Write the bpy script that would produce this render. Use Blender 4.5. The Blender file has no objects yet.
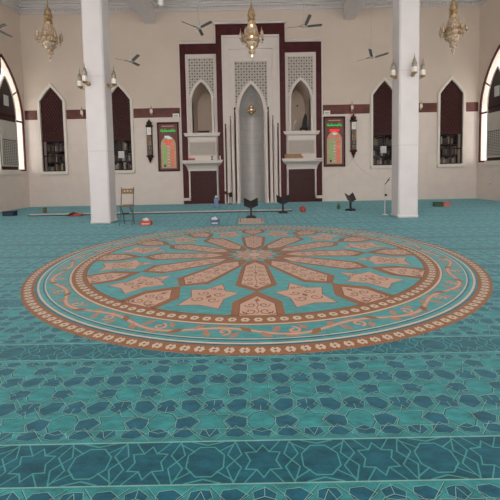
import bpy, math, random
from math import pi, sin, cos, sqrt, radians
from mathutils import Matrix, Vector
from mathutils.geometry import tessellate_polygon
random.seed(7)
C = bpy.context.scene.collection
sc = bpy.context.scene

# ---------------------------------------------------------------- camera, world, exposure
cam_d = bpy.data.cameras.new('camera')
cam_d.sensor_width = 36.0
cam_d.lens = 36.0 * 360 / 500
cam_d.shift_y = (194 - 250) / 500
cam_d.clip_start = 0.05
cam = bpy.data.objects.new('camera', cam_d)
C.objects.link(cam)
P, R = radians(3.5), radians(1.1)
right = Vector((cos(R), -sin(P) * sin(R), -cos(P) * sin(R)))
# photo rows run downwards; the hall leans about one degree in the picture
right = Vector((cos(R), -sin(P) * sin(R), -cos(P) * sin(R)))
down = Vector((-sin(R), -sin(P) * cos(R), -cos(P) * cos(R)))
fwd = Vector((0, cos(P), -sin(P)))
M4 = Matrix.Identity(4)
for i in range(3):
    M4[i][0] = right[i]; M4[i][1] = -down[i]; M4[i][2] = -fwd[i]
M4[2][3] = 1.25
cam.matrix_world = M4
sc.camera = cam

world = bpy.data.worlds.new('daylight'); sc.world = world
world.use_nodes = True
bg = world.node_tree.nodes['Background']
bg.inputs['Color'].default_value = (1.0, 0.955, 0.925, 1)
bg.inputs['Strength'].default_value = 1.0
sc.view_settings.view_transform = 'Standard'
sc.view_settings.look = 'None'
sc.view_settings.gamma = 1
sc.view_settings.use_curve_mapping = False
sc.view_settings.exposure = 1.72
sc.cycles.max_bounces = 10
sc.cycles.diffuse_bounces = 6
sc.cycles.use_denoising = True

# ---------------------------------------------------------------- helpers
def lin(c):
    out = []
    for v in c:
        v /= 255.0
        out.append(v / 12.92 if v <= 0.04045 else ((v + 0.055) / 1.055) ** 2.4)
    return (*out, 1.0)

def mat(name, rgb, rough=0.6, metal=0.0, var=0.08, scale=6.0, bump=0.0, rgb2=None, emit=0.0, sheen=0.0, stretch=(1, 1, 1), spec=0.5, coat=0.0):
    """procedural principled material: noise mixes two near colours"""
    m = bpy.data.materials.new(name); m.use_nodes = True
    nt = m.node_tree; b = nt.nodes['Principled BSDF']
    c1 = lin(rgb)
    c2 = lin(rgb2) if rgb2 else tuple(max(0, v * (1 - var)) for v in c1[:3]) + (1,)
    tc = nt.nodes.new('ShaderNodeTexCoord'); mp = nt.nodes.new('ShaderNodeMapping')
    mp.inputs['Scale'].default_value = stretch
    nz = nt.nodes.new('ShaderNodeTexNoise'); nz.inputs['Scale'].default_value = scale; nz.inputs['Detail'].default_value = 4
    rp = nt.nodes.new('ShaderNodeValToRGB')
    rp.color_ramp.elements[0].position = 0.35; rp.color_ramp.elements[1].position = 0.65
    rp.color_ramp.elements[0].color = c1; rp.color_ramp.elements[1].color = c2
    L = nt.links.new
    L(tc.outputs['Object'], mp.inputs['Vector']); L(mp.outputs['Vector'], nz.inputs['Vector'])
    L(nz.outputs['Fac'], rp.inputs['Fac']); L(rp.outputs['Color'], b.inputs['Base Color'])
    b.inputs['Roughness'].default_value = rough; b.inputs['Metallic'].default_value = metal
    b.inputs['Specular IOR Level'].default_value = spec
    b.inputs['Coat Weight'].default_value = coat
    if sheen:
        b.inputs['Sheen Weight'].default_value = sheen; b.inputs['Sheen Roughness'].default_value = 0.45
    if emit:
        L(rp.outputs['Color'], b.inputs['Emission Color']); b.inputs['Emission Strength'].default_value = emit
    if bump:
        bp = nt.nodes.new('ShaderNodeBump'); bp.inputs['Strength'].default_value = bump
        L(nz.outputs['Fac'], bp.inputs['Height']); L(bp.outputs['Normal'], b.inputs['Normal'])
    return m

def tile_mat(name, rgb, rgb2, mortar, w, h, axis='XZ', rough=0.35, msize=0.004, offset=0.0, coat=0.0, bumpy=0.0):
    m = bpy.data.materials.new(name); m.use_nodes = True
    nt = m.node_tree; b = nt.nodes['Principled BSDF']; L = nt.links.new
    tc = nt.nodes.new('ShaderNodeTexCoord'); sp = nt.nodes.new('ShaderNodeSeparateXYZ'); cb = nt.nodes.new('ShaderNodeCombineXYZ')
    L(tc.outputs['Object'], sp.inputs[0])
    if axis == 'XYZ':
        ad = nt.nodes.new('ShaderNodeMath'); ad.operation = 'ADD'
        L(sp.outputs['X'], ad.inputs[0]); L(sp.outputs['Y'], ad.inputs[1]); L(ad.outputs[0], cb.inputs['X'])
    else:
        L(sp.outputs[axis[0]], cb.inputs['X'])
    L(sp.outputs['Z'], cb.inputs['Y'])
    br = nt.nodes.new('ShaderNodeTexBrick'); br.offset = offset
    br.inputs['Color1'].default_value = lin(rgb); br.inputs['Color2'].default_value = lin(rgb2); br.inputs['Mortar'].default_value = lin(mortar)
    br.inputs['Scale'].default_value = 1.0; br.inputs['Mortar Size'].default_value = msize
    br.inputs['Brick Width'].default_value = w; br.inputs['Row Height'].default_value = h
    L(cb.outputs[0], br.inputs['Vector'])
    nz = nt.nodes.new('ShaderNodeTexNoise'); nz.inputs['Scale'].default_value = 3.0; nz.inputs['Detail'].default_value = 6
    L(tc.outputs['Object'], nz.inputs['Vector'])
    mr = nt.nodes.new('ShaderNodeMapRange'); mr.inputs['To Min'].default_value = 0.9; mr.inputs['To Max'].default_value = 1.06
    L(nz.outputs['Fac'], mr.inputs['Value'])
    mx = nt.nodes.new('ShaderNodeVectorMath'); mx.operation = 'SCALE'
    L(br.outputs['Color'], mx.inputs[0]); L(mr.outputs[0], mx.inputs['Scale']); L(mx.outputs[0], b.inputs['Base Color'])
    b.inputs['Roughness'].default_value = rough; b.inputs['Coat Weight'].default_value = coat
    return m

def carpet_mat(name, rgb, var=0.16, sheen=0.34):
    """cut pile: brushed patches at two scales and a short fibre grain"""
    m = bpy.data.materials.new(name); m.use_nodes = True
    nt = m.node_tree; b = nt.nodes['Principled BSDF']; L = nt.links.new
    tc = nt.nodes.new('ShaderNodeTexCoord'); mp = nt.nodes.new('ShaderNodeMapping')
    mp.inputs['Rotation'].default_value = (0, 0, 0.7); mp.inputs['Scale'].default_value = (1, 2.6, 1)
    n1 = nt.nodes.new('ShaderNodeTexNoise'); n1.inputs['Scale'].default_value = 8.0; n1.inputs['Detail'].default_value = 6; n1.inputs['Roughness'].default_value = 0.65
    n2 = nt.nodes.new('ShaderNodeTexNoise'); n2.inputs['Scale'].default_value = 140.0; n2.inputs['Detail'].default_value = 2
    L(tc.outputs['Object'], mp.inputs[0]); L(mp.outputs[0], n1.inputs['Vector']); L(tc.outputs['Object'], n2.inputs['Vector'])
    a = nt.nodes.new('ShaderNodeMath'); a.operation = 'MULTIPLY_ADD'; a.inputs[1].default_value = 0.75
    s = nt.nodes.new('ShaderNodeMath'); s.operation = 'MULTIPLY'; s.inputs[1].default_value = 0.25
    L(n2.outputs['Fac'], s.inputs[0]); L(n1.outputs['Fac'], a.inputs[0]); L(s.outputs[0], a.inputs[2])
    mr = nt.nodes.new('ShaderNodeMapRange'); mr.inputs['From Min'].default_value = 0.35; mr.inputs['From Max'].default_value = 0.65
    mr.inputs['To Min'].default_value = 1 - var * 1.7; mr.inputs['To Max'].default_value = 1 + var * 1.2
    L(a.outputs[0], mr.inputs['Value'])
    vm = nt.nodes.new('ShaderNodeVectorMath'); vm.operation = 'SCALE'; vm.inputs[0].default_value = lin(rgb)[:3]
    L(mr.outputs[0], vm.inputs['Scale']); L(vm.outputs[0], b.inputs['Base Color'])
    b.inputs['Roughness'].default_value = 0.9; b.inputs['Specular IOR Level'].default_value = 0.25
    b.inputs['Sheen Weight'].default_value = sheen; b.inputs['Sheen Roughness'].default_value = 0.45; b.inputs['Sheen Tint'].default_value = (.55, .92, 1, 1)
    return m

class MB:
    """collects shapes and links them as one mesh object"""
    def __init__(s): s.v = []; s.f = []; s.m = []
    def face(s, pts, mi=0):
        n = len(s.v); s.v += [tuple(p) for p in pts]; s.f.append(tuple(range(n, n + len(pts)))); s.m.append(mi)
    def grid(s, rows, mi=0, closed=False, cap=False):
        n = len(s.v); k = len(rows[0])
        for r in rows: s.v += [tuple(p) for p in r]
        for i in range(len(rows) - 1):
            for j in range(k if closed else k - 1):
                j2 = (j + 1) % k
                s.f.append((n + i * k + j, n + i * k + j2, n + (i + 1) * k + j2, n + (i + 1) * k + j)); s.m.append(mi)
        if cap:
            s.f.append(tuple(range(n + k - 1, n - 1, -1))); s.m.append(mi)
            e = n + (len(rows) - 1) * k
            s.f.append(tuple(range(e, e + k))); s.m.append(mi)
    def box(s, x0, x1, y0, y1, z0, z1, mi=0, bev=0.0):
        b = min(bev, (x1 - x0) / 2.01, (y1 - y0) / 2.01, (z1 - z0) / 2.01)
        if b <= 0:
            r = [[(x0, y0, z), (x1, y0, z), (x1, y1, z), (x0, y1, z)] for z in (z0, z1)]
        else:
            def ring(d, z):
                X0, X1, Y0, Y1 = x0 + d, x1 - d, y0 + d, y1 - d
                return [(X0 + b, Y0, z), (X1 - b, Y0, z), (X1, Y0 + b, z), (X1, Y1 - b, z), (X1 - b, Y1, z), (X0 + b, Y1, z), (X0, Y1 - b, z), (X0, Y0 + b, z)] if d == 0 else \
                       [(X0, Y0, z), (X1, Y0, z), (X1, Y0, z), (X1, Y1, z), (X1, Y1, z), (X0, Y1, z), (X0, Y1, z), (X0, Y0, z)]
            r = [ring(b, z0), ring(0, z0 + b), ring(0, z1 - b), ring(b, z1)]
        s.grid(r, mi, closed=True, cap=True)
    def prism(s, pts, fn, a, b, mi=0):
        """2d outline extruded between depths a and b, fn(u, v, depth) -> point"""
        s.grid([[fn(u, v, a) for u, v in pts], [fn(u, v, b) for u, v in pts]], mi, closed=True, cap=True)
    def plate(s, outer, holes, fn, a, b, mi=0, mi_in=None):
        """flat plate with openings, extruded from a to b"""
        loops = [outer] + holes
        flat = [p for l in loops for p in l]
        tris = tessellate_polygon([[Vector((u, v, 0)) for u, v in l] for l in loops])
        for d in (a, b):
            n = len(s.v); s.v += [tuple(fn(u, v, d)) for u, v in flat]
            for t in tris: s.f.append(tuple(n + i for i in t)); s.m.append(mi)
        for k, l in enumerate(loops):
            s.grid([[fn(u, v, a) for u, v in l], [fn(u, v, b) for u, v in l]], mi if k == 0 or mi_in is None else mi_in, closed=True)
    def lathe(s, prof, c, n=16, mi=0, axis=None):
        """prof: (radius, height) pairs about a vertical axis at c"""
        rows = [[(c[0] + max(r, 1e-4) * cos(2 * pi * i / n), c[1] + max(r, 1e-4) * sin(2 * pi * i / n), c[2] + z) for i in range(n)] for r, z in prof]
        s.grid(rows, mi, closed=True, cap=True)
    def tube(s, pts, r, n=8, mi=0, cap=True):
        pts = [Vector(p) for p in pts]; rs = r if isinstance(r, (list, tuple)) else [r] * len(pts)
        rows = []; up = None
        for i, p in enumerate(pts):
            t = (pts[min(i + 1, len(pts) - 1)] - pts[max(i - 1, 0)]).normalized()
            if up is None:
                up = Vector((0, 0, 1)) if abs(t.z) < 0.9 else Vector((1, 0, 0))
            a = t.cross(up)
            if a.length < 1e-5: a = t.cross(Vector((0, 1, 0)))
            a.normalize(); bb = a.cross(t).normalized(); up = bb
            rows.append([p + (a * cos(2 * pi * k / n) + bb * sin(2 * pi * k / n)) * rs[i] for k in range(n)])
        s.grid(rows, mi, closed=True, cap=cap)
    def sphere(s, c, r, n=12, mi=0, sz=1.0):
        s.lathe([(r * sin(pi * i / (n // 2 + 2)), -r * sz * cos(pi * i / (n // 2 + 2))) for i in range(n // 2 + 3)], c, n, mi)
    def build(s, name, mats, parent=None, smooth=False):
        me = bpy.data.meshes.new(name); me.from_pydata(s.v, [], s.f)
        for m in (mats if isinstance(mats, (list, tuple)) else [mats]): me.materials.append(m)
        me.polygons.foreach_set('material_index', s.m)
        if smooth:
            me.polygons.foreach_set('use_smooth', [True] * len(s.f))
            try: me.set_sharp_from_angle(angle=radians(42))
            except Exception: pass
        me.update()
        o = bpy.data.objects.new(name, me); C.objects.link(o)
        if parent is not None:
            o.parent = parent; o.matrix_parent_inverse = parent.matrix_world.inverted() if False else Matrix.Translation(-parent.location) if parent.type == 'EMPTY' and parent.rotation_euler.z == 0 else Matrix.Identity(4)
        return o

def thing(name, label, cat, loc, group=None):
    o = bpy.data.objects.new(name, None); C.objects.link(o)
    o.location = loc; o.empty_display_size = 0.1
    o['label'] = label; o['category'] = cat
    if group: o['group'] = group
    return o
def tag(o, label, cat, group=None):
    o['label'] = label; o['category'] = cat
    if group: o['group'] = group
    return o
def struct(o):
    o['kind'] = 'structure'; return o
def sub(mb, name, m, parent, smooth=False):
    """a part or sub-part; all coordinates are the world's, whatever the depth"""
    o = mb.build(name, m, None, smooth)
    o.parent = parent
    root = parent
    while root.parent: root = root.parent
    if parent is root: o.matrix_parent_inverse = Matrix.Translation(-root.location)
    return o
def dup(root, loc, label=None, group=None):
    r = root.copy(); C.objects.link(r); r.location = loc
    if label: r['label'] = label
    if group: r['group'] = group
    for ch in list(root.children):
        c = ch.copy(); C.objects.link(c); c.parent = r
        for g in list(ch.children):
            d = g.copy(); C.objects.link(d); d.parent = c
    return r

XZ = lambda u, v, d: (u, d, v)      # outline on the far wall, depth along Y
YZ = lambda u, v, d: (d, u, v)      # outline on a side wall, depth along X

def arch(cx, hw, z0, zs, za, n=8, straight=False):
    """pointed arch outline, anticlockwise from lower left"""
    H = za - zs
    out = [(cx - hw, z0), (cx + hw, z0)]
    if straight:
        r = [(hw, zs), (hw * 0.54, zs + H * 0.51), (0, za)]
        out += [(cx + a, b) for a, b in r] + [(cx - a, b) for a, b in r[-2::-1]]
        return out
    rad = (H * H + hw * hw) / (2 * hw)
    side = []
    for i in range(n + 1):
        z = H * sin(pi / 2 * i / n)
        side.append((hw - rad + sqrt(max(rad * rad - z * z, 0)), zs + z))
    side[-1] = (0, za)
    return out + [(cx + a, b) for a, b in side] + [(cx - a, b) for a, b in side[-2::-1]]

# ---------------------------------------------------------------- materials
WALL = mat('cream_plaster', (221, 204, 189), 0.85, var=0.05, scale=1.2)
DADO = tile_mat('cream_marble_dado', (231, 216, 206), (228, 212, 202), (214, 199, 188), 1.2, 0.62, rough=0.35, msize=0.003)
CEIL = mat('white_ceiling_paint', (222, 215, 214), 0.8, var=0.04, scale=2)
MAROON = mat('maroon_marble', (84, 30, 31), 0.5, rgb2=(64, 22, 25), scale=5, spec=.25)
BAND = mat('red_brown_marble', (114, 44, 28), 0.4, rgb2=(76, 28, 20), scale=2.2, stretch=(1, 1, 2))
WHITE = mat('white_moulded_plaster', (226, 213, 206), 0.6, var=0.04, scale=4)
FRAMEW = mat('ivory_window_surround', (228, 220, 208), 0.5, var=0.03)
COLM = tile_mat('pale_grey_marble', (228, 220, 220), (231, 223, 222), (204, 194, 190), 5.0, 1.85, axis='XYZ', rough=0.3, msize=0.006)
NICHE = tile_mat('grey_marble_niche_tiles', (204, 197, 194), (198, 192, 189), (168, 160, 156), 0.3, 0.3, axis='XYZ', rough=0.34, msize=0.004)
LATT = mat('carved_stone_lattice', (205, 194, 184), 0.7, var=0.08, scale=20)
LATB = mat('shade_backing', (112, 98, 90), 0.8)  # shade of the carved lattice holes, put into the plate's colour
WOOD = mat('dark_mashrabiya_wood', (72, 30, 26), 0.5, rgb2=(52, 21, 19), scale=8, stretch=(4, 4, 1), spec=.3)
GLASSD = mat('dark_window_glass', (26, 25, 27), 0.08, var=0.3, scale=3)
GOLD = mat('polished_brass', (204, 176, 136), 0.4, metal=0.5, rgb2=(146, 116, 80), scale=14)
CRYS = mat('amber_crystal', (220, 200, 178), 0.2, metal=0.1, rgb2=(164, 136, 108), scale=30)
GLOW = mat('warm_lit_bulb', (255, 220, 170), 0.4, emit=.5)
OPAL = mat('opal_glass', (240, 234, 226), 0.25, var=0.03)
FILI = mat('silver_filigree', (190, 178, 160), 0.35, metal=0.6, rgb2=(130, 118, 102), scale=40)
FANB = mat('fan_blade_grey', (112, 112, 110), 0.5)
BLACK = mat('black_wood', (24, 22, 22), 0.5)
GREYM = mat('grey_painted_metal', (84, 90, 92), 0.45, metal=0.3)
IVORY = mat('ivory_paint', (214, 206, 196), 0.5)
TEAL = carpet_mat('light_teal_pile', (54, 142, 144), .30)
TEALD = carpet_mat('deep_teal_pile', (22, 90, 110), .30)
TEALB = carpet_mat('dark_band_pile', (22, 86, 102), .30)
TEALM = carpet_mat('turquoise_medallion_pile', (68, 146, 146), 0.18)
LINEL = carpet_mat('pale_line_pile', (136, 180, 172), 0.1)
LINEG = carpet_mat('green_line_pile', (74, 148, 144), 0.1)
LINED = carpet_mat('ink_line_pile', (8, 46, 64), 0.1)
PINK = carpet_mat('pale_pink_pile', (212, 170, 148), 0.08, sheen=.1)
BROWN = carpet_mat('terracotta_pile', (158, 104, 70), 0.08, sheen=.1)
VINE = carpet_mat('vine_pile', (184, 134, 108), 0.08, sheen=.1)
CREAM = carpet_mat('cream_pile', (214, 194, 172), 0.06, sheen=.1)
SCR = carpet_mat('scroll_brown_pile', (134, 78, 52), 0.08, sheen=.1)

# ---------------------------------------------------------------- shell
X0, X1, YB, YN, ZC = -8.95, 9.2, 14.6, -7.0, 8.0
MX = 0.12
m = MB(); m.box(X0 - .4, X1 + .4, YN, YB + 1.6, -0.3, -0.02); struct(m.build('floor', DADO))
m = MB(); m.box(X0 - .4, X1 + .4, YN, YB + .4, ZC, ZC + .25); struct(m.build('ceiling', CEIL))

win_c = [-7.87, -5.18, 5.44, 8.13]
W_HW, W_Z0, W_ZS, W_ZA = 0.46, 1.42, 4.22, 4.78
SB = 1.975                     # pulpit balcony centre from the niche centre
holes = [arch(c, W_HW, W_Z0, W_ZS, W_ZA, straight=True) for c in win_c]
holes += [arch(MX - SB + .0, .39, 2.86, 4.1, 4.85), arch(MX + SB, .39, 2.86, 4.1, 4.85)]
mih = arch(MX, .49, -0.02, 3.65, 4.72, 10)
# the far wall: paler marble below the band, plaster above
mw = MB()
ZB = 3.68
def clip_hole(h, lo, hi):
    """part of an outline between two heights"""
    out = []
    for i in range(len(h)):
        a, b = h[i], h[(i + 1) % len(h)]
        ina, inb = lo <= a[1] <= hi, lo <= b[1] <= hi
        if ina: out.append(a)
        for zc in (lo, hi):
            if (a[1] - zc) * (b[1] - zc) < 0:
                t = (zc - a[1]) / (b[1] - a[1]); out.append((a[0] + (b[0] - a[0]) * t, zc))
    return out
def wall_strip(mb, lo, hi, hs, a, b, fn, u0, u1, mi):
    """a horizontal run of wall split at its openings' centres so every piece is a simple outline"""
    hs = sorted(hs, key=lambda h: sum(p[0] for p in h) / len(h))
    cs = [max(p[0] for p in h) / 2 + min(p[0] for p in h) / 2 for h in hs]
    edges = [u0] + cs + [u1]
    for i in range(len(edges) - 1):
        L_ = [(edges[i], lo), ]; R_ = []
        left = hs[i - 1] if i > 0 else None
        rt = hs[i] if i < len(hs) else None
        poly = []
        def side(h, c, sgn):
            pts = [p for p in clip_hole(h, lo, hi) if (p[0] - c) * sgn > -1e-6]
            # order by height
            pts = sorted(set((round(p[0], 5), round(p[1], 5)) for p in pts), key=lambda p: (p[1], -abs(p[0] - c) if p[1] > (min(q[1] for q in pts) + 1e-4) else abs(p[0] - c)))
            return pts
        up = []
        if left is None: up = [(edges[i], lo), (edges[i], hi)]
        else:
            pts = side(left, edges[i], 1)
            zmin, zmax = pts[0][1], pts[-1][1]
            up = ([(edges[i], lo), (edges[i], zmin)] if zmin > lo + 1e-4 else []) + pts + ([(edges[i], zmax), (edges[i], hi)] if zmax < hi - 1e-4 else [])
        if rt is None: dn = [(edges[i + 1], lo), (edges[i + 1], hi)]
        else:
            pts = side(rt, edges[i + 1], -1)
            zmin, zmax = pts[0][1], pts[-1][1]
            dn = ([(edges[i + 1], lo), (edges[i + 1], zmin)] if zmin > lo + 1e-4 else []) + pts + ([(edges[i + 1], zmax), (edges[i + 1], hi)] if zmax < hi - 1e-4 else [])
        poly = []
        for p in dn + up[::-1]:
            if not poly or (abs(p[0] - poly[-1][0]) + abs(p[1] - poly[-1][1])) > 1e-4: poly.append(p)
        mb.plate(poly, [], fn, a, b, mi)
wall_strip(mw, -0.02, ZB, holes + [mih], YB, YB + .3, XZ, X0, X1, 1)
wall_strip(mw, ZB, ZC, holes + [mih], YB, YB + .3, XZ, X0, X1, 0)
struct(mw.build('wall_back', [WALL, DADO]))

# side walls with tall pointed windows
SW_HW, SW_Z0, SW_ZS, SW_ZA = 1.10, 1.45, 3.42, 5.72
sw_y = [13.38, 9.9, 6.4, 2.9, -0.6, -4.1]
for sgn, XW, nm in ((-1, X0, 'wall_left'), (1, X1, 'wall_right')):
    mb = MB(); hs = [arch(y, SW_HW, SW_Z0, SW_ZS, SW_ZA, 10) for y in sw_y]
    wall_strip(mb, -0.02, ZB, hs, XW, XW + sgn * .28, YZ, YN, YB + .3, 1)
    wall_strip(mb, ZB, ZC, hs, XW, XW + sgn * .28, YZ, YN, YB + .3, 0)
    struct(mb.build(nm, [WALL, tile_mat('cream_marble_side', (231, 216, 206), (228, 212, 202), (214, 199, 188), 1.2, 0.62, axis='YZ', msize=0.003)]))

# baseboards and maroon band, cornice
for u0, u1, n in ((X0, MX - 2.86, 'baseboard_left'), (MX + 2.80, X1, 'baseboard_right')):
    mb = MB(); mb.box(u0, u1, YB - .018, YB, 0, .09, bev=.006); struct(mb.build(n, DADO))
k = 0
segs = [(X0, win_c[0] - .58), (win_c[0] + .58, win_c[1] - .58), (win_c[1] + .58, MX - 2.86), (MX + 2.86, win_c[2] - .58), (win_c[2] + .58, win_c[3] - .58), (win_c[3] + .58, X1)]
for a, b in segs:
    k += 1; mb = MB(); mb.box(a, b, YB - .02, YB, 3.50, 3.87, bev=.006)
    struct(mb.build('trim_%d' % k, BAND))
def cornice(axis):
    mb = MB()
    def seg(y0, y1, z0, z1):
        if axis == 'B': mb.box(X0, X1, YB - y1, YB - y0, z0, z1)
        elif axis == 'L': mb.box(X0 + y0, X0 + y1, YN, YB - .001, z0, z1)
        else: mb.box(X1 - y1, X1 - y0, YN, YB - .001, z0, z1)
    seg(0, .05, 7.60, 7.66); seg(0, .10, 7.76, 7.82); seg(0, .18, 7.82, 7.9); seg(0, .26, 7.9, 7.999)
    n = int(((X1 - X0) if axis == 'B' else 12) / .13)
    for i in range(n):
        if axis == 'B': a = X0 + .13 * i + .02; mb.box(a, a + .08, YB - .045, YB, 7.66, 7.76)
        else:
            a = YB - .13 * i - .1
            if axis == 'L': mb.box(X0, X0 + .07, a, a + .07, 7.66, 7.76)
            else: mb.box(X1 - .07, X1, a, a + .07, 7.66, 7.76)
    return mb
for i, ax in enumerate('BLR'): struct(cornice(ax).build('trim_%d' % (k + 1 + i), CEIL))
# ceiling beams above the columns
for i, (a, b) in enumerate(((-4.02, -3.60), (3.82, 4.24))):
    mb = MB(); mb.box(a, b, YN, YB, 7.16, ZC, bev=.02); mb.box(a - .05, b + .05, YN, YB, 7.74, ZC); struct(mb.build('ceiling_beam', CEIL))
# cross beams between the bays, further back towards the viewer
for y in (9.1, 3.6, -1.9):
    mb = MB(); mb.box(X0, -4.02, y, y + .5, 7.3, ZC); mb.box(-3.6, 3.82, y, y + .5, 7.3, ZC); mb.box(4.24, X1, y, y + .5, 7.3, ZC)
    struct(mb.build('ceiling_beam', CEIL))

# ---------------------------------------------------------------- carpet
def build_carpet():
    cnt = [0]
    mats = [TEAL, TEALD, TEALB, LINEL, LINEG, LINED]
    mb = MB(); A = .25; cx0, cy0 = .035, 1.488
    Cx, Cy, RM = .05, 5.37, 2.985
    mb.box(X0 + .01, X1 - .01, YN, YB - .005, -.02, 0)
    def poly(pts, z, mi): mb.face([(x, y, z) for x, y in pts], mi)
    def stroke(pts, w, z, mi, closed=False):
        # one mitred ribbon; each ribbon sits a hair higher or lower than its neighbours
        cnt[0] += 1; z = z + (cnt[0] % 9) * 1.5e-5
        n = len(pts); Lp = []; Rp = []
        for i in range(n):
            p = pts[i]
            a = pts[i - 1] if (closed or i > 0) else None
            b = pts[(i + 1) % n] if (closed or i < n - 1) else None
            ns = []
            for q0, q1 in ((a, p), (p, b)):
                if q0 is None or q1 is None: continue
                dx, dy = q1[0] - q0[0], q1[1] - q0[1]; l = math.hypot(dx, dy)
                if l > 1e-9: ns.append((-dy / l, dx / l))
            if not ns: ns = [(0, 1)]
            if len(ns) == 1: nx, ny = ns[0]
            else:
                k = max(1 + ns[0][0] * ns[1][0] + ns[0][1] * ns[1][1], .45)
                nx, ny = (ns[0][0] + ns[1][0]) / k, (ns[0][1] + ns[1][1]) / k
            Lp.append((p[0] + nx * w / 2, p[1] + ny * w / 2)); Rp.append((p[0] - nx * w / 2, p[1] - ny * w / 2))
        for i in range(n if closed else n - 1):
            j = (i + 1) % n
            poly([Lp[i], Rp[i], Rp[j], Lp[j]], z, mi)
    # mihrab floor
    mb.face([(MX - .49, YB, 0), (MX + .49, YB, 0)] + [(MX + .49 * cos(t), YB + .93 * sin(t), 0) for t in [pi * i / 12 for i in range(1, 12)]], 0)
    def star(c, n, r1, r2, ph): return [(c[0] + (r1 if i % 2 == 0 else r2) * cos(ph + pi * i / n), c[1] + (r1 if i % 2 == 0 else r2) * sin(ph + pi * i / n)) for i in range(2 * n)]
    def ngon(c, n, r, ph): return [(c[0] + r * cos(ph + 2 * pi * i / n), c[1] + r * sin(ph + 2 * pi * i / n)) for i in range(n)]
    def hexa(c, dx, dy, hl, hw):   # pointed tile along (dx,dy)
        px, py = -dy, dx
        return [(c[0] + dx * a + px * b, c[1] + dy * a + py * b) for a, b in ((hl * 1.12, 0), (hl * .30, hw), (-hl * .72, hw * .78), (-hl * .9, 0), (-hl * .72, -hw * .78), (hl * .30, -hw))]
    ni = int((X1 - X0) / A / 2) + 1
    for j in range(-18, 53):
        cy = cy0 + A * j
        if cy + A / 2 > YB - .05 or cy - A / 2 < YN: continue
        dark = j % 4 == 0
        far = cy > 9.5
        if dark:
            poly([(X0, cy - .112), (X1, cy - .112), (X1, cy + .112), (X0, cy + .112)], .0005, 2)
            stroke([(X0, cy - .116), (X1, cy - .116)], .006, .0014, 3); stroke([(X0, cy + .116), (X1, cy + .116)], .007, .0014, 3)
        for i in range(-ni - 1, ni + 2):
            cx = cx0 + A * i
            if cx - A / 2 < X0 or cx + A / 2 > X1: continue
            if math.hypot(cx - Cx, cy - Cy) < RM - .25: continue
            octo = (i + j) % 2 != 0
            if dark:
                if octo:
                    stroke(ngon((cx, cy), 8, .086, pi / 8), .0062, .001, 4, True)
                    for q in range(4):
                        a = pi / 4 + q * pi / 2; stroke([(cx + .074 * cos(a), cy + .074 * sin(a)), (cx + .125 * (1 if cos(a) > 0 else -1), cy + .100 * (1 if sin(a) > 0 else -1))], .0055, .0012, 4)
                    for s1 in (-1, 1):      # bow ties above and below
                        stroke([(cx - .075, cy + s1 * .112), (cx, cy + s1 * .092), (cx + .075, cy + s1 * .112)], .007, .001, 4)
                else:
                    stroke(star((cx, cy), 6, .088, .056, pi / 6), .0062, .001, 4, True)
                    for s1 in (-1, 1):
                        stroke([(cx - .08, cy + s1 * .112), (cx - .026, cy + s1 * .045)], .0055, .001, 4)
                        stroke([(cx + .08, cy + s1 * .112), (cx + .026, cy + s1 * .045)], .0055, .001, 4)
                for s2 in (-1, 1):
                    stroke([(cx + s2 * .125, cy - .112), (cx + s2 * .094, cy - .035), (cx + s2 * .125, cy), (cx + s2 * .094, cy + .035), (cx + s2 * .125, cy + .112)], .006, .001, 4)
                continue
            # edge tiles (each cell draws its right and upper ones)
            jj = (j + 1) % 4 == 0
            sg = 1 if octo else -1
            tiles = [hexa((cx + A / 2 - sg * .004, cy - .004), sg, 0.1, .060, .050)]
            if not jj:
                tiles.append(hexa((cx, cy + A / 2), .12, sg, .054, .060))
                tiles.append(hexa((cx + A / 2, cy + A / 2), .75 * (1 if (i + j) % 4 < 2 else -1), .66, .066, .050))
            else:
                tiles.append(hexa((cx, cy + A / 2 - .045), .1, sg, .032, .048))
                tiles.append(hexa((cx + A / 2, cy + A / 2 - .045), 1, 0, .055, .032))
            if (j - 1) % 4 == 0:
                tiles.append(hexa((cx, cy - A / 2 + .045), .1, sg, .032, .050))
                tiles.append(hexa((cx + A / 2, cy - A / 2 + .045), 1, 0, .060, .032))
            for t in tiles:
                poly(t, .0006, 1)
                if cy < 6.5: stroke(t, .0024, .0012, 3, True); stroke([(x, y - .002) for x, y in t], .0034, .0010, 5, True)
            if cy > 7: continue
            for qx in (-1, 1):
                for qy in (-1, 1):
                    l = [(cx + qx * .1245, cy + qy * .034), (cx + qx * .034, cy + qy * .1245)]
                    stroke([(x, y - .0028) for x, y in l], .0040, .00085, 5); stroke(l, .0028, .0013, 3)
            if octo:
                o = ngon((cx, cy), 10, .072, pi / 10)
                stroke(o, .0055, .0009, 5, True); stroke(ngon((cx, cy), 10, .0755, pi / 10), .003, .0011, 3, True)
                for q in range(0, 10):
                    a = pi / 10 + 2 * pi * q / 10
                    if q % 2 == (i % 2): stroke([(cx + .075 * cos(a), cy + .075 * sin(a)), (cx + .122 * cos(a), cy + .122 * sin(a))], .003, .0010, 3)
            else:
                s6 = star((cx, cy), 6, .098, .054, pi / 6 if j % 2 else 0)
                stroke(s6, .0055, .0009, 5, True)
                s7 = [(cx + (x - cx) * 1.04, cy + (y - cy) * 1.04) for x, y in s6]
                stroke(s7, .003, .0011, 3, True)
    o = mb.build('carpet', mats)
    tag(o, 'wall-to-wall teal prayer carpet woven with stars and geometric tiles', 'carpet')
    # ---- the round medallion
    mats = [TEALM, BROWN, PINK, CREAM, SCR, TEALD, VINE]
    mb = MB()
    def P_(r, a): return (Cx + RM * r * sin(a), Cy - RM * r * cos(a))
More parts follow.
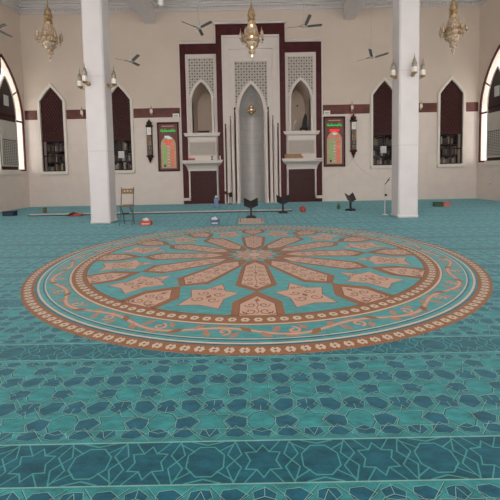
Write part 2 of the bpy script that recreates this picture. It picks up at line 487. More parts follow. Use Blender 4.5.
    def disk(r0, r1, z, mi, n=144, wob=None):
        for i in range(n):
            a, b = 2 * pi * i / n, 2 * pi * (i + 1) / n
            if r0 <= 0: poly([P_(0, 0), P_(r1, a), P_(r1, b)], z, mi)
            else: poly([P_(r0, a), P_(r1, a), P_(r1, b), P_(r0, b)], z, mi)
    def poly(pts, z, mi): mb.face([(x, y, z) for x, y in pts], mi)
    def stroke(pts, w, z, mi, closed=False):
        # one mitred ribbon; each ribbon sits a hair higher or lower than its neighbours
        cnt[0] += 1; z = z + (cnt[0] % 9) * 1.5e-5
        n = len(pts); Lp = []; Rp = []
        for i in range(n):
            p = pts[i]
            a = pts[i - 1] if (closed or i > 0) else None
            b = pts[(i + 1) % n] if (closed or i < n - 1) else None
            ns = []
            for q0, q1 in ((a, p), (p, b)):
                if q0 is None or q1 is None: continue
                dx, dy = q1[0] - q0[0], q1[1] - q0[1]; l = math.hypot(dx, dy)
                if l > 1e-9: ns.append((-dy / l, dx / l))
            if not ns: ns = [(0, 1)]
            if len(ns) == 1: nx, ny = ns[0]
            else:
                k = max(1 + ns[0][0] * ns[1][0] + ns[0][1] * ns[1][1], .45)
                nx, ny = (ns[0][0] + ns[1][0]) / k, (ns[0][1] + ns[1][1]) / k
            Lp.append((p[0] + nx * w / 2, p[1] + ny * w / 2)); Rp.append((p[0] - nx * w / 2, p[1] - ny * w / 2))
        for i in range(n if closed else n - 1):
            j = (i + 1) % n
            poly([Lp[i], Rp[i], Rp[j], Lp[j]], z, mi)
    # thin pile edge, then rings
    for i in range(144):
        a, b = 2 * pi * i / 144, 2 * pi * (i + 1) / 144
        p, q = P_(1.0, a), P_(1.0, b)
        mb.face([(p[0], p[1], 0), (q[0], q[1], 0), (q[0], q[1], .003), (p[0], p[1], .003)], 1)
    disk(0, .775, .003, 0)
    disk(.775, .830, .003, 1); disk(.830, .838, .003, 3); disk(.838, .919, .003, 0); disk(.919, .923, .003, 3)
    disk(.923, .930, .003, 5); disk(.930, .941, .003, 0); disk(.941, .948, .003, 3); disk(.948, .956, .003, 5); disk(.956, 1.0, .003, 1)
    disk(.772, .776, .0034, 4); disk(.838, .8405, .0034, 4)
    def beads(r, n, hw, hr):
        for i in range(n):
            a = 2 * pi * i / n
            pts = [(-1, 0), (-.55, -1), (.55, -1), (1, 0), (.55, 1), (-.55, 1)]
            poly([P_(r + v * hr, a + u * hw / r) for u, v in pts], .0036, 3)
            poly([P_(r + v * hr * .28, a + u * hw * .28 / r) for u, v in pts], .0040, 4)
            if r > .9:
                for s1 in (-1, 1): poly([P_(r + s1 * hr * 1.05, a + u) for u in (-.003, .003)] + [P_(r + s1 * hr * .55, a)], .0040, 4)
    beads(.803, 136, .0135, .0125); beads(.978, 170, .0135, .0125)
    def loc(k, t, r):     # local: t across, r outward, both in units of the radius
        a = radians(k); return (Cx + RM * (r * sin(a) + t * cos(a)), Cy - RM * (r * cos(a) - t * sin(a)))
    def curl(k, t, r, s, d, turns=1.15, mi=4):
        pts = []
        for i in range(11):
            f = i / 10; rr = 1.3 * s * (1 - f * .85); a = d * (f * turns * 2 * pi)
            pts.append(loc(k, t + d * rr * cos(a) * 1.0, r + rr * sin(a * d) ))
        stroke(pts, .011, .0040, mi)
    for k in range(12):
        a = 30 * k
        bo = [(0, .10), (.034, .135), (.058, .225), (.078, .495), (0, .566), (-.078, .495), (-.058, .225), (-.034, .135)]
        pk = [(0, .155), (.042, .215), (.058, .475), (0, .536), (-.058, .475), (-.042, .215)]
        poly([loc(a, *p) for p in bo], .0034, 1); poly([loc(a, *p) for p in pk], .0038, 2)
        stroke([loc(a, *p) for p in pk], .009, .0039, 4, True)
        # shields that stand on the ring
        so = [(0, .560), (.080, .662), (.080, .776), (-.080, .776), (-.080, .662)]
        sp = [(0, .608), (.056, .680), (.056, .774), (-.056, .774), (-.056, .680)]
        poly([loc(a, *p) for p in so], .0034, 1); poly([loc(a, *p) for p in sp], .0038, 2)
        stroke([loc(a, *p) for p in sp], .009, .0039, 4, True)
        # arabesques on petals and shields
        for s1 in (-1, 1):
            for (t, r, s) in ((.026, .47, .015), (.028, .42, .016), (.025, .36, .015), (.022, .30, .013), (.020, .245, .011)):
                curl(a, s1 * t, r, s, s1)
            for (t, r, s) in ((.024, .742, .018), (.022, .69, .015), (.040, .757, .010)):
                curl(a, s1 * t, r, s, s1)
        for r0, r1 in ((.20, .50), (.63, .76)): stroke([loc(a, .004 * sin(i * 2.1), r0 + (r1 - r0) * i / 8) for i in range(9)], .007, .0040, 4)
        for r in (.51, .33, .65): poly([loc(a, *p) for p in ((0, r - .013), (.010, r), (0, r + .013), (-.010, r))], .0042, 1)
        # five pointed stars between them
        b = a + 15
        st = [(0, .487), (.036, .560), (.090, .572), (.058, .640), (.070, .724), (0, .706), (-.070, .724), (-.058, .640), (-.090, .572), (-.036, .560)]
        poly([loc(b, *p) for p in st[:1] + st[1:]], .0036, 2)
        stroke([loc(b, *p) for p in st], .008, .0039, 4, True)
        for s1 in (-1, 1):
            for (t, r, s) in ((.026, .600, .017), (.026, .655, .018), (.012, .545, .009)): curl(b, s1 * t, r, s, s1)
        poly([loc(b, *p) for p in ((0, .61), (.010, .628), (0, .646), (-.010, .628))], .0042, 1)
    # the heart of the medallion
    for k in range(12):
        a = 30 * k
        poly([loc(a, *p) for p in ((0, 0), (.026, .075), (0, .112), (-.026, .075))], .0042, 2 if k % 1 == 0 else 3)
        stroke([loc(a, *p) for p in ((.026, .075), (0, .112), (-.026, .075))], .010, .0044, 1)
        stroke([loc(a + 15, 0, 0), loc(a + 15, 0, .10)], .008, .0044, 4)
    poly([P_(.03, pi * i / 6) for i in range(12)], .0046, 3)
    # scrolling vine in the wide turquoise ring
    NV = 30
    for k in range(NV):
        a0 = 2 * pi * k / NV; da = 2 * pi / NV
        s1 = 1 if k % 2 == 0 else -1
        pts = [P_(.880 + s1 * .020 * sin(pi * i / 10), a0 + da * i / 10) for i in range(11)]
        stroke(pts, .044, .0036, 6); stroke(pts, .026, .0038, 2)
        # curling tendril on the inside of the bend
        sp = []
        for i in range(13):
            f = i / 12; rr = .020 * (1 - .8 * f); t = 2 * pi * 1.1 * f
            sp.append(P_(.880 - s1 * (.006 + rr * cos(t)) + s1 * .004, a0 + da * .5 + rr * sin(t) / .88))
        stroke(sp, .030, .00365, 6); stroke(sp, .014, .0038, 2)
        # leaves
        for (u, v, L, d) in ((.10, .020, .024, .9), (.80, .016, .026, -.8), (.45, .034, .020, .3), (.66, -.022, .022, 1.2), (.26, -.014, .024, -1.1)):
            c = (.880 + s1 * v, a0 + da * u)
            leaf = [(L, 0), (.2 * L, .45 * L), (-.8 * L, .18 * L), (-.8 * L, -.18 * L), (.2 * L, -.45 * L)]
            ca, sa = cos(d * s1), sin(d * s1)
            poly([P_(min(max(c[0] + x * sa + y * ca, .848), .914), c[1] + (x * ca - y * sa) / .88) for x, y in leaf], .0040, 6 if u < .7 else 1)
    md = mb.build('medallion', mats); md.parent = o
    md['label'] = 'round turquoise, pink and terracotta medallion'
build_carpet()

# ---------------------------------------------------------------- columns
def column(cx, label):
    t = thing('column', label, 'column', (cx, 9.35, 0), 'square marble columns')
    mb = MB(); w = .25
    mb.box(cx - w, cx + w, 9.10, 9.60, 0, 7.16, bev=.035); sub(mb, 'shaft', COLM, t)
    mb = MB(); mb.box(cx - w - .012, cx + w + .012, 9.088, 9.612, 0, .10, bev=.03); sub(mb, 'plinth', COLM, t)
column(-3.82, 'square pale marble column beside the folding chair')
column(4.02, 'square pale marble column beside the microphone stand')

# ---------------------------------------------------------------- mihrab
Yw = YB
def lattice(mb, x0, x1, z0, z1, arch_pts, y0, y1, mx, cell=.105):
    """pierced screen: frames with star shaped openings, left out where the arch opens"""
    nx = round((x1 - x0) / cell); nz = round((z1 - z0) / cell)
    cw, ch = (x1 - x0) / nx, (z1 - z0) / nz
    def inside(u, v):
        c = False; n = len(arch_pts)
        for i in range(n):
            (xa, za), (xb, zb) = arch_pts[i], arch_pts[i - 1]
            if (za > v) != (zb > v) and u < (xb - xa) * (v - za) / (zb - za) + xa: c = not c
        return c
    for i in range(nx):
        for j in range(nz):
            a, b = x0 + i * cw, z0 + j * ch
            if any(inside(a + cw * p, b + ch * q) for p in (0, .5, 1) for q in (0, .5, 1)): continue
            big = (i + j) % 2 == 0
            r1, r2 = (.46, .30) if big else (.30, .22)
            cx_, cz_ = a + cw / 2, b + ch / 2
            inn = [(cx_ + cw * (r1 if q % 2 == 0 else r2) * cos(pi / 4 * q + pi / 8 * 0), cz_ + ch * (r1 if q % 2 == 0 else r2) * sin(pi / 4 * q)) for q in range(8)]
            out = [(a + cw, cz_), (a + cw, b + ch), (cx_, b + ch), (a, b + ch), (a, cz_), (a, b), (cx_, b), (a + cw, b)]
            for q in range(8):
                q2 = (q + 1) % 8
                mb.face([(out[q][0], y0, out[q][1]), (out[q2][0], y0, out[q2][1]), (inn[q2][0], y0, inn[q2][1]), (inn[q][0], y0, inn[q][1])])
                mb.face([(inn[q][0], y0, inn[q][1]), (inn[q2][0], y0, inn[q2][1]), (inn[q2][0], y1, inn[q2][1]), (inn[q][0], y1, inn[q][1])])

def ring_outline(pts, d):
    """outline moved outwards by d (its own normals)"""
    out = []; n = len(pts)
    for i in range(n):
        a, b, c = pts[i - 1], pts[i], pts[(i + 1) % n]
        def nrm(p, q):
            dx, dy = q[0] - p[0], q[1] - p[1]; l = math.hypot(dx, dy) or 1; return (dy / l, -dx / l)
        n1, n2 = nrm(a, b), nrm(b, c); k = 1 + n1[0] * n2[0] + n1[1] * n2[1]; k = max(k, .5)
        out.append((b[0] + d * (n1[0] + n2[0]) / k, b[1] + d * (n1[1] + n2[1]) / k))
    return out
def arch_band(mb, pts, d, y0, y1, mi=0):
    """moulding that runs up one jamb, round the arch and down the other"""
    o = ring_outline(pts, d)
    seq = list(range(1, len(pts))) + [0]
    rows = []
    for i in seq:
        a, b = pts[i], list(o[i])
        if i in (0, 1): b[1] = a[1]
        rows.append([(a[0], y1, a[1]), (a[0], y0, a[1]), (b[0], y0, b[1]), (b[0], y1, b[1])])
    mb.grid(rows, mi, closed=True, cap=True)

mt = thing('mihrab', 'tall prayer niche with arched tiled recess between two pulpit balconies', 'mihrab', (MX, Yw, 0))
u = lambda x: MX + x
# maroon marble frame: two legs and a lintel
mb = MB()
for s1 in (-1, 1):
    a, b = sorted((u(s1 * 1.13), u(s1 * 1.35))); mb.box(a, b, Yw - .20, Yw, 0, 6.60)
mb.box(u(-1.35), u(1.35), Yw - .20, Yw, 6.60, 7.02, bev=.01)
sub(mb, 'marble_frame', MAROON, mt)
mb = MB()
mb.box(u(-1.40), u(1.40), Yw - .23, Yw, 7.02, 7.09, bev=.01); mb.box(u(-1.43), u(1.43), Yw - .26, Yw, 7.09, 7.13, bev=.01)
for s1 in (-1, 1):
    a, b = sorted((u(s1 * 1.35), u(s1 * 1.40))); mb.box(a, b, Yw - .12, Yw, 6.42, 7.02, bev=.008)
sub(mb, 'crown_moulding', WHITE, mt)
# stepped white surround with the lattice set into it
mb = MB()
mbase = [(u(-1.13), 0), (u(1.13), 0), (u(1.13), 6.60), (u(-1.13), 6.60)]
def surround(mb, hw, top, y0, y1, hole_hw, hole_top):
    for s1 in (-1, 1):
        a, b = sorted((u(s1 * hole_hw), u(s1 * hw))); mb.box(a, b, y0, y1, 0, top)
    mb.box(u(-hole_hw), u(hole_hw), y0, y1, hole_top, top)
surround(mb, 1.13, 6.60, Yw - .19, Yw, 1.075, 6.53)
surround(mb, 1.075, 6.53, Yw - .12, Yw, .90, 6.12)
surround(mb, .90, 6.12, Yw - .15, Yw, .86, 6.08)
surround(mb, .86, 6.08, Yw - .085, Yw, .67, 5.68)
surround(mb, .67, 5.68, Yw - .11, Yw, .64, 5.60)
sub(mb, 'stepped_surround', WHITE, mt)
mb = MB()
mo = arch(MX, .49, 0, 3.65, 4.72, 10)
lattice(mb, u(-.64), u(.64), 3.78, 5.60, mo, Yw - .05, Yw - .004, MX)
sub(mb, 'lattice_panel', LATT, mt)
mb = MB(); mb.plate([(u(-.64), 3.6), (u(.64), 3.6), (u(.64), 5.6), (u(-.64), 5.6)], [], XZ, 0, 0) if False else None
# dark backing for the shade in the screen's holes, open at the arch
cut = [p for p in mo if p[1] >= 3.65 - 1e-6]          # right springing, up, over, left springing
poly = [(u(.64), 3.6), (u(.64), 5.6), (u(-.64), 5.6), (u(-.64), 3.6), (u(-.49), 3.6)] + cut[::-1] + [(u(.49), 3.6)]
mb.prism(poly, XZ, Yw - .004, Yw - .001); sub(mb, 'shade_backing', LATB, mt)
mb = MB(); arch_band(mb, mo, .05, Yw - .12, Yw); arch_band(mb, mo, .13, Yw - .052, Yw)
sub(mb, 'arch_moulding', WHITE, mt)
# maroon strips put in for the shaded recesses between the engaged shafts
mb = MB()
for s1 in (-1, 1):
    for c, h in ((.665, 3.82), (.855, 3.48), (1.045, 3.18)):
        mb.box(u(s1 * c) - .026, u(s1 * c) + .026, Yw - .13, Yw - .03, 0.02, h)
sub(mb, 'recess_shade', MAROON, mt)
for s1 in (-1, 1):
    for c, h in ((.575, 3.72), (.76, 3.42), (.95, 3.10)):
        mb = MB(); x = u(s1 * c)
        prof = [(.075, 0), (.075, .10), (.060, .13), (.068, .18), (.054, .24), (.054, 1.55), (.058, 1.6), (.054, 1.65), (.052, h - .26), (.066, h - .22), (.054, h - .18), (.074, h - .06), (.078, h)]
        mb.lathe(prof, (x, Yw - .19, 0), 12); sub(mb, 'engaged_shaft', WHITE, mt, True)
# round tiled recess
mb = MB(); rows = []
hs = [(.49, 0), (.49, .9), (.49, 1.8), (.49, 2.7), (.49, 3.65)]
ar = [(p[0] - MX, p[1]) for p in cut if p[0] >= MX - 1e-6]
hs += [(max(a, .002), z) for a, z in sorted(ar, key=lambda p: p[1])[1:]]
for w, z in hs:
    rows.append([(MX + w * cos(pi * i / 20), Yw + .93 * (w / .49) * sin(pi * i / 20), z) for i in range(21)])
mb.grid(rows); sub(mb, 'tiled_recess', NICHE, mt, True)
# floor trim of the niche
# ---------------------------------------------------------------- pulpit balconies
def balcony(s, label):
    cx = MX + s * SB
    t = thing('pulpit_balcony', label, 'balcony', (cx, Yw, 0), 'balconies on both sides of the niche')
    X = lambda a: cx + s * a          # a runs outwards
    def bx(mb, a, b, y0, y1, z0, z1, bev=.008):
        p, q = sorted((X(a), X(b))); mb.box(p, q, y0, y1, z0, z1, bev=bev)
    mb = MB(); bx(mb, .615, .825, Yw - .09, Yw, .0, 6.33, .01); bx(mb, -.625, .615, Yw - .09, Yw, 5.94, 6.33, .01)
    bx(mb, -.625, .615, Yw - .05, Yw, 0, .12, 0)
    sub(mb, 'marble_frame', MAROON, t)
    mb = MB(); bx(mb, -.625, .86, Yw - .12, Yw, 6.33, 6.40); bx(mb, -.625, .885, Yw - .14, Yw, 6.40, 6.44); bx(mb, .825, .87, Yw - .10, Yw, 0, 6.33)
    sub(mb, 'crown_moulding', WHITE, t)
    mb = MB()
    bx(mb, -.615, .615, Yw - .055, Yw, 5.78, 5.94); bx(mb, -.615, -.50, Yw - .055, Yw, 2.84, 5.78, .004); bx(mb, .50, .615, Yw - .055, Yw, 2.84, 5.78, .004)
    bx(mb, -.56, .56, Yw - .075, Yw, 5.84, 5.88, .004)
    sub(mb, 'plaster_surround', WHITE, t)
    mo = arch(cx, .39, 2.86, 4.1, 4.85)
    mb = MB(); lattice(mb, cx - .50, cx + .50, 4.16, 5.78, mo, Yw - .045, Yw - .004, cx); sub(mb, 'lattice_panel', LATT, t)
    cut = [p for p in mo if p[1] >= 4.1 - 1e-6]
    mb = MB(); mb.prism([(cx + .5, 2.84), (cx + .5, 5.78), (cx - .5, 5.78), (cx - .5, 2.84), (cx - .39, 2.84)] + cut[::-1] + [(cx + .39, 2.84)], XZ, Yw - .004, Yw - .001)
    sub(mb, 'shade_backing', LATB, t)
    mb = MB(); arch_band(mb, mo, .04, Yw - .08, Yw); arch_band(mb, mo, .11, Yw - .047, Yw); sub(mb, 'arch_moulding', WHITE, t)
    for a in (-.455, .455):
        mb = MB(); mb.lathe([(.045, 0), (.045, .05), (.034, .09), (.032, 1.15), (.046, 1.22), (.038, 1.26), (.052, 1.34), (.052, 1.4)], (X(a), Yw - .09, 2.83), 10)
        sub(mb, 'engaged_shaft', WHITE, t, True)
    # opening behind the arch
    mb = MB(); d = 1.5
    mb.grid([[(p[0], Yw, p[1]) for p in mo], [(p[0], Yw + d, p[1]) for p in mo]], 0, closed=True)
    mb.face([(p[0], Yw + d, p[1]) for p in mo]); sub(mb, 'recess', WALL, t)
    # upper ledge: a coved cornice
    def ledge(name, hw, hw2, zt, zb, dep):
        mb = MB()
        prof = [(hw, dep, zt), (hw, dep, zt - .05), (hw - .02, dep - .02, zt - .06), (hw - .03, dep - .03, zt - .12)]
        for i in range(5):
            f = (i + 1) / 5
            prof.append((hw - .03 - (hw - .03 - hw2) * sin(f * pi / 2) ** 1.0, dep - .03 - (dep - .12) * sin(f * pi / 2), zt - .12 - (zt - .12 - zb) * (1 - cos(f * pi / 2)) * .55 - (zt - .12 - zb) * .45 * f))
        rows = [[(cx - w, Yw, z), (cx - w, Yw - dd, z), (cx + w, Yw - dd, z), (cx + w, Yw, z)] for w, dd, z in prof]
        mb.grid(rows, 0, closed=True, cap=True); return sub(mb, name, WHITE, t)
    ledge('upper_ledge', .715, .60, 2.83, 2.64, .26)
    ledge('lower_ledge', .795, .62, 1.75, 1.33, .42)
    mb = MB(); bx(mb, -.575, .575, Yw - .10, Yw, 1.70, 2.66)
    f = sub(mb, 'front_panel', WHITE, t)
    mb = MB()
    bx(mb, -.54, .54, Yw - .112, Yw - .10, 2.46, 2.50, .003); bx(mb, -.54, .54, Yw - .112, Yw - .10, 1.94, 1.98, .003)
    bx(mb, -.54, -.50, Yw - .112, Yw - .10, 1.98, 2.46, .003); bx(mb, .50, .54, Yw - .112, Yw - .10, 1.98, 2.46, .003)
    o = sub(mb, 'panel_moulding', LATT, f)
    mb = MB(); bx(mb, -.50, .50, Yw - .104, Yw - .10, 1.98, 2.46, 0)
    o = sub(mb, 'carved_field', mat('carved_relief', (192, 181, 170), .8, var=.22, scale=28, bump=.6), f)
    mb = MB(); bx(mb, -.53, .53, Yw - .07, Yw, .12, 1.36, 0); bx(mb, -.012, .012, Yw - .078, Yw - .07, .12, 1.34, 0)
    sub(mb, 'base_panel', WOOD, t)
    mb = MB(); bx(mb, .53, .585, Yw - .11, Yw, .14, 1.36, .006); bx(mb, .53, .825, Yw - .11, Yw, .14, .25, .006)
    sub(mb, 'base_trim', WHITE, t); mb = MB()
    bx(mb, -.585, -.53, Yw - .11, Yw, .14, 1.36, .006); bx(mb, -.66, -.53, Yw - .11, Yw, .14, .25, .006)
    sub(mb, 'base_trim', WHITE, t)
    return t
balcony(-1, 'white balcony with lattice arch, an orange box on its lower ledge')
balcony(1, 'white balcony with lattice arch, a stack of brown books on its lower ledge')

# ---------------------------------------------------------------- far windows
def far_window(i, c):
    t = bpy.data.objects.new('window_%d' % i, None); C.objects.link(t); t.location = (c, Yw, 1.3); struct(t)
    t['label'] = 'pointed window'
    fo = arch(c, W_HW, W_Z0, W_ZS, W_ZA, straight=True)
    mb = MB(); arch_band(mb, fo, .10, Yw - .05, Yw)
    o = sub(mb, 'window_frame', FRAMEW, t)
    mb = MB(); mb.box(c - W_HW - .10, c + W_HW + .10, Yw - .10, Yw, 1.29, 1.42, bev=.012); sub(mb, 'window_sill', FRAMEW, t)
    # carved wooden screen in the upper part: dark boards with raised lozenge lattice
    mb = MB(); up = clip_hole(fo, 2.66, 9)
    mb.prism(up, XZ, Yw + .035, Yw + .09)
    st = .115
    nn = int(2 * W_HW / st)
    for a in range(-2, 24):
        for b in range(0, nn + 1):
            px, pz = c - W_HW + st * (b + .5 * (a % 2)), 2.72 + st * .86 * a
            lim = W_HW - .03 if pz < W_ZS else (W_HW - .03) * max(0, (W_ZA - pz)) / (W_ZA - W_ZS)
            if pz < 2.72 or pz > 4.66 or abs(px - c) > lim - .03: continue
            q = [(px + .05 * cos(pi / 3 * k), pz + .05 * sin(pi / 3 * k)) for k in range(6)]
            q2 = [(px + .030 * cos(pi / 3 * k), pz + .030 * sin(pi / 3 * k)) for k in range(6)]
            mb.grid([[(x, Yw + .034, z) for x, z in q], [(x, Yw + .016, z) for x, z in q2]], 0, closed=True)
            mb.face([(x, Yw + .016, z) for x, z in q2])
    mb.box(c - W_HW, c + W_HW, Yw + .0, Yw + .05, 2.62, 2.70, bev=.01)
    sub(mb, 'carved_screen', WOOD, t)
    mb = MB()
    for a, b, z0, z1 in ((-W_HW, -W_HW + .04, 1.42, 2.62), (W_HW - .04, W_HW, 1.42, 2.62), (-.02, .02, 1.42, 2.62)): mb.box(c + a, c + b, Yw + .015, Yw + .065, z0, z1, bev=.006)
    for z in (1.42, 2.02): mb.box(c - W_HW, c + W_HW, Yw + .02, Yw + .06, z, z + .045, bev=.006)
    sub(mb, 'glazing_bars', WOOD, t)
    mb = MB(); mb.box(c - W_HW, c + W_HW, Yw + .038, Yw + .044, 1.42, 2.66); pane = sub(mb, 'pane', PANE, t)
    return t
PANE = bpy.data.materials.new('clear_window_glass'); PANE.use_nodes = True
_b = PANE.node_tree.nodes['Principled BSDF']
_tc = PANE.node_tree.nodes.new('ShaderNodeTexCoord'); _nz = PANE.node_tree.nodes.new('ShaderNodeTexNoise'); _nz.inputs['Scale'].default_value = 2
_mr = PANE.node_tree.nodes.new('ShaderNodeMapRange'); _mr.inputs['To Min'].default_value = .03; _mr.inputs['To Max'].default_value = .09
PANE.node_tree.links.new(_tc.outputs['Object'], _nz.inputs['Vector']); PANE.node_tree.links.new(_nz.outputs['Fac'], _mr.inputs['Value']); PANE.node_tree.links.new(_mr.outputs[0], _b.inputs['Roughness'])
_b.inputs['Base Color'].default_value = (.03, .03, .035, 1); _b.inputs['Alpha'].default_value = .07
for i, c in enumerate(win_c): far_window(i + 1, c)
# dim cupboard behind each window: shelves
SHELF = mat('dark_cupboard_wood', (58, 42, 38), .6, rgb2=(44, 32, 30))
bcols = [mat('book_cloth_%s' % n, c, .7) for n, c in (('grey', (120, 116, 112)), ('cream', (190, 182, 168)), ('brown', (96, 64, 50)), ('slate', (66, 72, 78)), ('green', (62, 84, 70)), ('tan', (150, 128, 104)))]
wname = ['the window in the left corner', 'the window beside the left column', 'the window beside the right column', 'the window in the right corner']
for wi, c in enumerate(win_c):
    t = thing('bookcase', 'dark bookcase seen through ' + wname[wi], 'bookcase', (c, Yw + .5, 1.3), 'bookcases behind the far windows')
    mb = MB(); y0, y1 = Yw + .31, Yw + .62
    mb.box(c - .6, c + .6, y1, y1 + .03, 1.2, 3.0); mb.box(c - .62, c - .58, y0, y1, 1.2, 3.0); mb.box(c + .58, c + .62, y0, y1, 1.2, 3.0)
    mb.box(c - .6, c + .6, y0, y1, 3.0, 3.04)
    sub(mb, 'carcass', SHELF, t)
    mb = MB(); 
    for z in (1.36, 1.78, 2.22): mb.box(c - .58, c + .58, y0, y1, z, z + .03)
    sub(mb, 'shelf', SHELF, t)
    for z in (1.392, 1.812, 2.252):
        x = c - .46
        nb = 0
        while x < c + .44:
            w = random.uniform(.035, .085); h = random.uniform(.22, .36)
            if random.random() < .8:
                mb = MB(); mb.box(x, x + w - .004, y0 + .04, y0 + .22, z, z + h, bev=.004)
                row = {1.392: 'bottom', 1.812: 'middle', 2.252: 'top'}[z]
                tag(mb.build('book', random.choice(bcols)), 'upright book on the %s shelf behind %s' % (row, wname[wi]), 'book', 'books on the %s shelf behind %s' % (row, wname[wi]))
            x += w
for c, dx, dz, lab in ((win_c[1], .02, 1.93, 'white paper notice taped to the window beside the left column'), (win_c[2], -.02, 1.93, 'white paper notice taped to the window beside the right column')):
    mb = MB(); mb.box(c + dx - .12, c + dx + .12, Yw + .004, Yw + .013, dz - .02, dz + .26)
    tag(mb.build('paper_notice', mat('white_paper', (214, 214, 212), .7)), lab, 'notice', 'paper notices on the windows')

# ---------------------------------------------------------------- side windows with air conditioners
FROST = bpy.data.materials.new('frosted_daylight_glass'); FROST.use_nodes = True
nt = FROST.node_tree; b = nt.nodes['Principled BSDF']
tr = nt.nodes.new('ShaderNodeBsdfTransparent'); mixs = nt.nodes.new('ShaderNodeMixShader'); mixs.inputs[0].default_value = .12
nz = nt.nodes.new('ShaderNodeTexNoise'); nz.inputs['Scale'].default_value = 3
mr = nt.nodes.new('ShaderNodeMapRange'); mr.inputs['To Min'].default_value = .1; mr.inputs['To Max'].default_value = .3
nt.links.new(nz.outputs['Fac'], mr.inputs['Value']); nt.links.new(mr.outputs[0], b.inputs['Roughness'])
nt.links.new(tr.outputs[0], mixs.inputs[1]); nt.links.new(b.outputs[0], mixs.inputs[2]); nt.links.new(mixs.outputs[0], nt.nodes['Material Output'].inputs['Surface'])
ACG = mat('grey_beige_plastic', (204, 198, 188), .5)
ACD = mat('ac_grille_grey', (92, 90, 88), .5)
PANEL = mat('dark_window_panel', (58, 36, 38), .4)
wn = 4
for s, XW in ((-1, X0), (1, X1)):
    for y in sw_y:
        wn += 1
        t = bpy.data.objects.new('window_%d' % wn, None); C.objects.link(t); t.location = (XW, y, SW_Z0); struct(t)
        oo = arch(y, SW_HW, SW_Z0, SW_ZS, SW_ZA, 10)
        di = lambda d: XW + s * d
        inner = ring_outline(oo, -.07)
        mb = MB()
        seqo, seqi = oo, inner
        mb.grid([[YZ(*p, di(-.02)) for p in oo], [YZ(*p, di(-.02)) for p in inner], [YZ(*p, di(.03)) for p in inner], [YZ(*p, di(.03)) for p in oo], [YZ(*p, di(-.02)) for p in oo]], 0, closed=True)
        # slanting glazing bars
        for q in (-1, 1):
            mb.box(di(.04) - .02, di(.04) + .02, y + q * .82 - .26, y + q * .82 + .26, 3.36, 3.42)
            mb.tube([YZ(y + q * .50, 4.30, di(.05)), YZ(y + q * .88, 4.55, di(.05))], .03, 4)
            mb.tube([YZ(y, 4.95, di(.05)), YZ(y, 5.66, di(.05))], .03, 4)
        sub(mb, 'window_frame', MAROON, t)
        mb = MB(); mb.prism(inner, YZ, di(.02), di(.025)); sub(mb, 'pane', FROST, t)
        mb = MB(); a, b_ = sorted((di(0), di(-.05))); mb.box(a, b_, y - SW_HW, y + SW_HW, 1.37, 1.45, bev=.01); sub(mb, 'window_sill', FRAMEW, t)
    # the big inner panel with the air conditioner, in the farthest window
    y = 13.45
    lab = {-1: 'box air conditioner in the arched panel of the left wall', 1: 'box air conditioner in the arched panel of the right wall'}[s]
    t = thing('window_panel', {-1: 'dark pointed wooden panel with pale edge inside the left wall window', 1: 'dark pointed wooden panel with pale edge inside the right wall window'}[s], 'window panel', (XW, y, 1.4), 'arched wooden panels in the side windows')
    po = arch(y, .52, 1.50, 3.6, 4.97, 8)
    inn = ring_outline(po, -.05)
    a0, a1 = XW - s * .045, XW + s * .015
    mb = MB(); mb.prism(inn, YZ, XW - s * .03, a1); board = sub(mb, 'board', PANEL, t)
    mb = MB(); mb.grid([[YZ(*p, a0) for p in po], [YZ(*p, a0) for p in inn], [YZ(*p, a1) for p in inn], [YZ(*p, a1) for p in po], [YZ(*p, a0) for p in po]], 0, closed=True)
    sub(mb, 'border', FRAMEW, t)
    mb = MB(); p, q = sorted((XW - s * .08, XW)); mb.box(p, q, y - .58, y + .58, 1.30, 1.50, bev=.015); sub(mb, 'sill', FRAMEW, t)
    mb = MB(); p, q = sorted((XW - s * .05, XW - s * .03)); mb.box(p, q, y - .46, y + .46, 3.46, 3.56, bev=.008); mb.box(p, q, y - .46, y + .46, 1.50, 1.60, bev=.008); sub(mb, 'rail', WOOD, t)
    mb = MB(); p, q = sorted((XW - s * .045, XW - s * .032)); mb.box(p, q, y - .13, y + .13, 3.86, 4.24); tag(mb.build('paper_notice', bpy.data.materials['white_paper']), 'white paper square on the dark panel of the %s wall window' % ('left' if s < 0 else 'right'), 'notice', 'paper squares on the side window panels')
    # air conditioner
    t = thing('air_conditioner', lab, 'air conditioner', (XW, y, 1.6), 'window air conditioners')
    mb = MB(); p, q = sorted((XW - s * .085, XW - s * .032)); mb.box(p, q, y - .45, y + .45, 1.62, 3.30, bev=.02); sub(mb, 'housing', ACG, t)
    mb = MB(); p, q = sorted((XW - s * .092, XW - s * .085)); mb.box(p, q, y - .40, y + .40, 1.70, 2.62, bev=.006); g = sub(mb, 'grille', ACD, t)
    mb = MB(); p, q = sorted((XW - s * .105, XW - s * .090))
    for i in range(15): mb.box(p, q, y - .385, y + .385, 1.73 + i * .058, 1.755 + i * .058)
    for i in range(8): mb.box(p, q, y - .385 + i * .108, y - .37 + i * .108, 1.72, 2.60)
    sub(mb, 'slats', ACG, g)

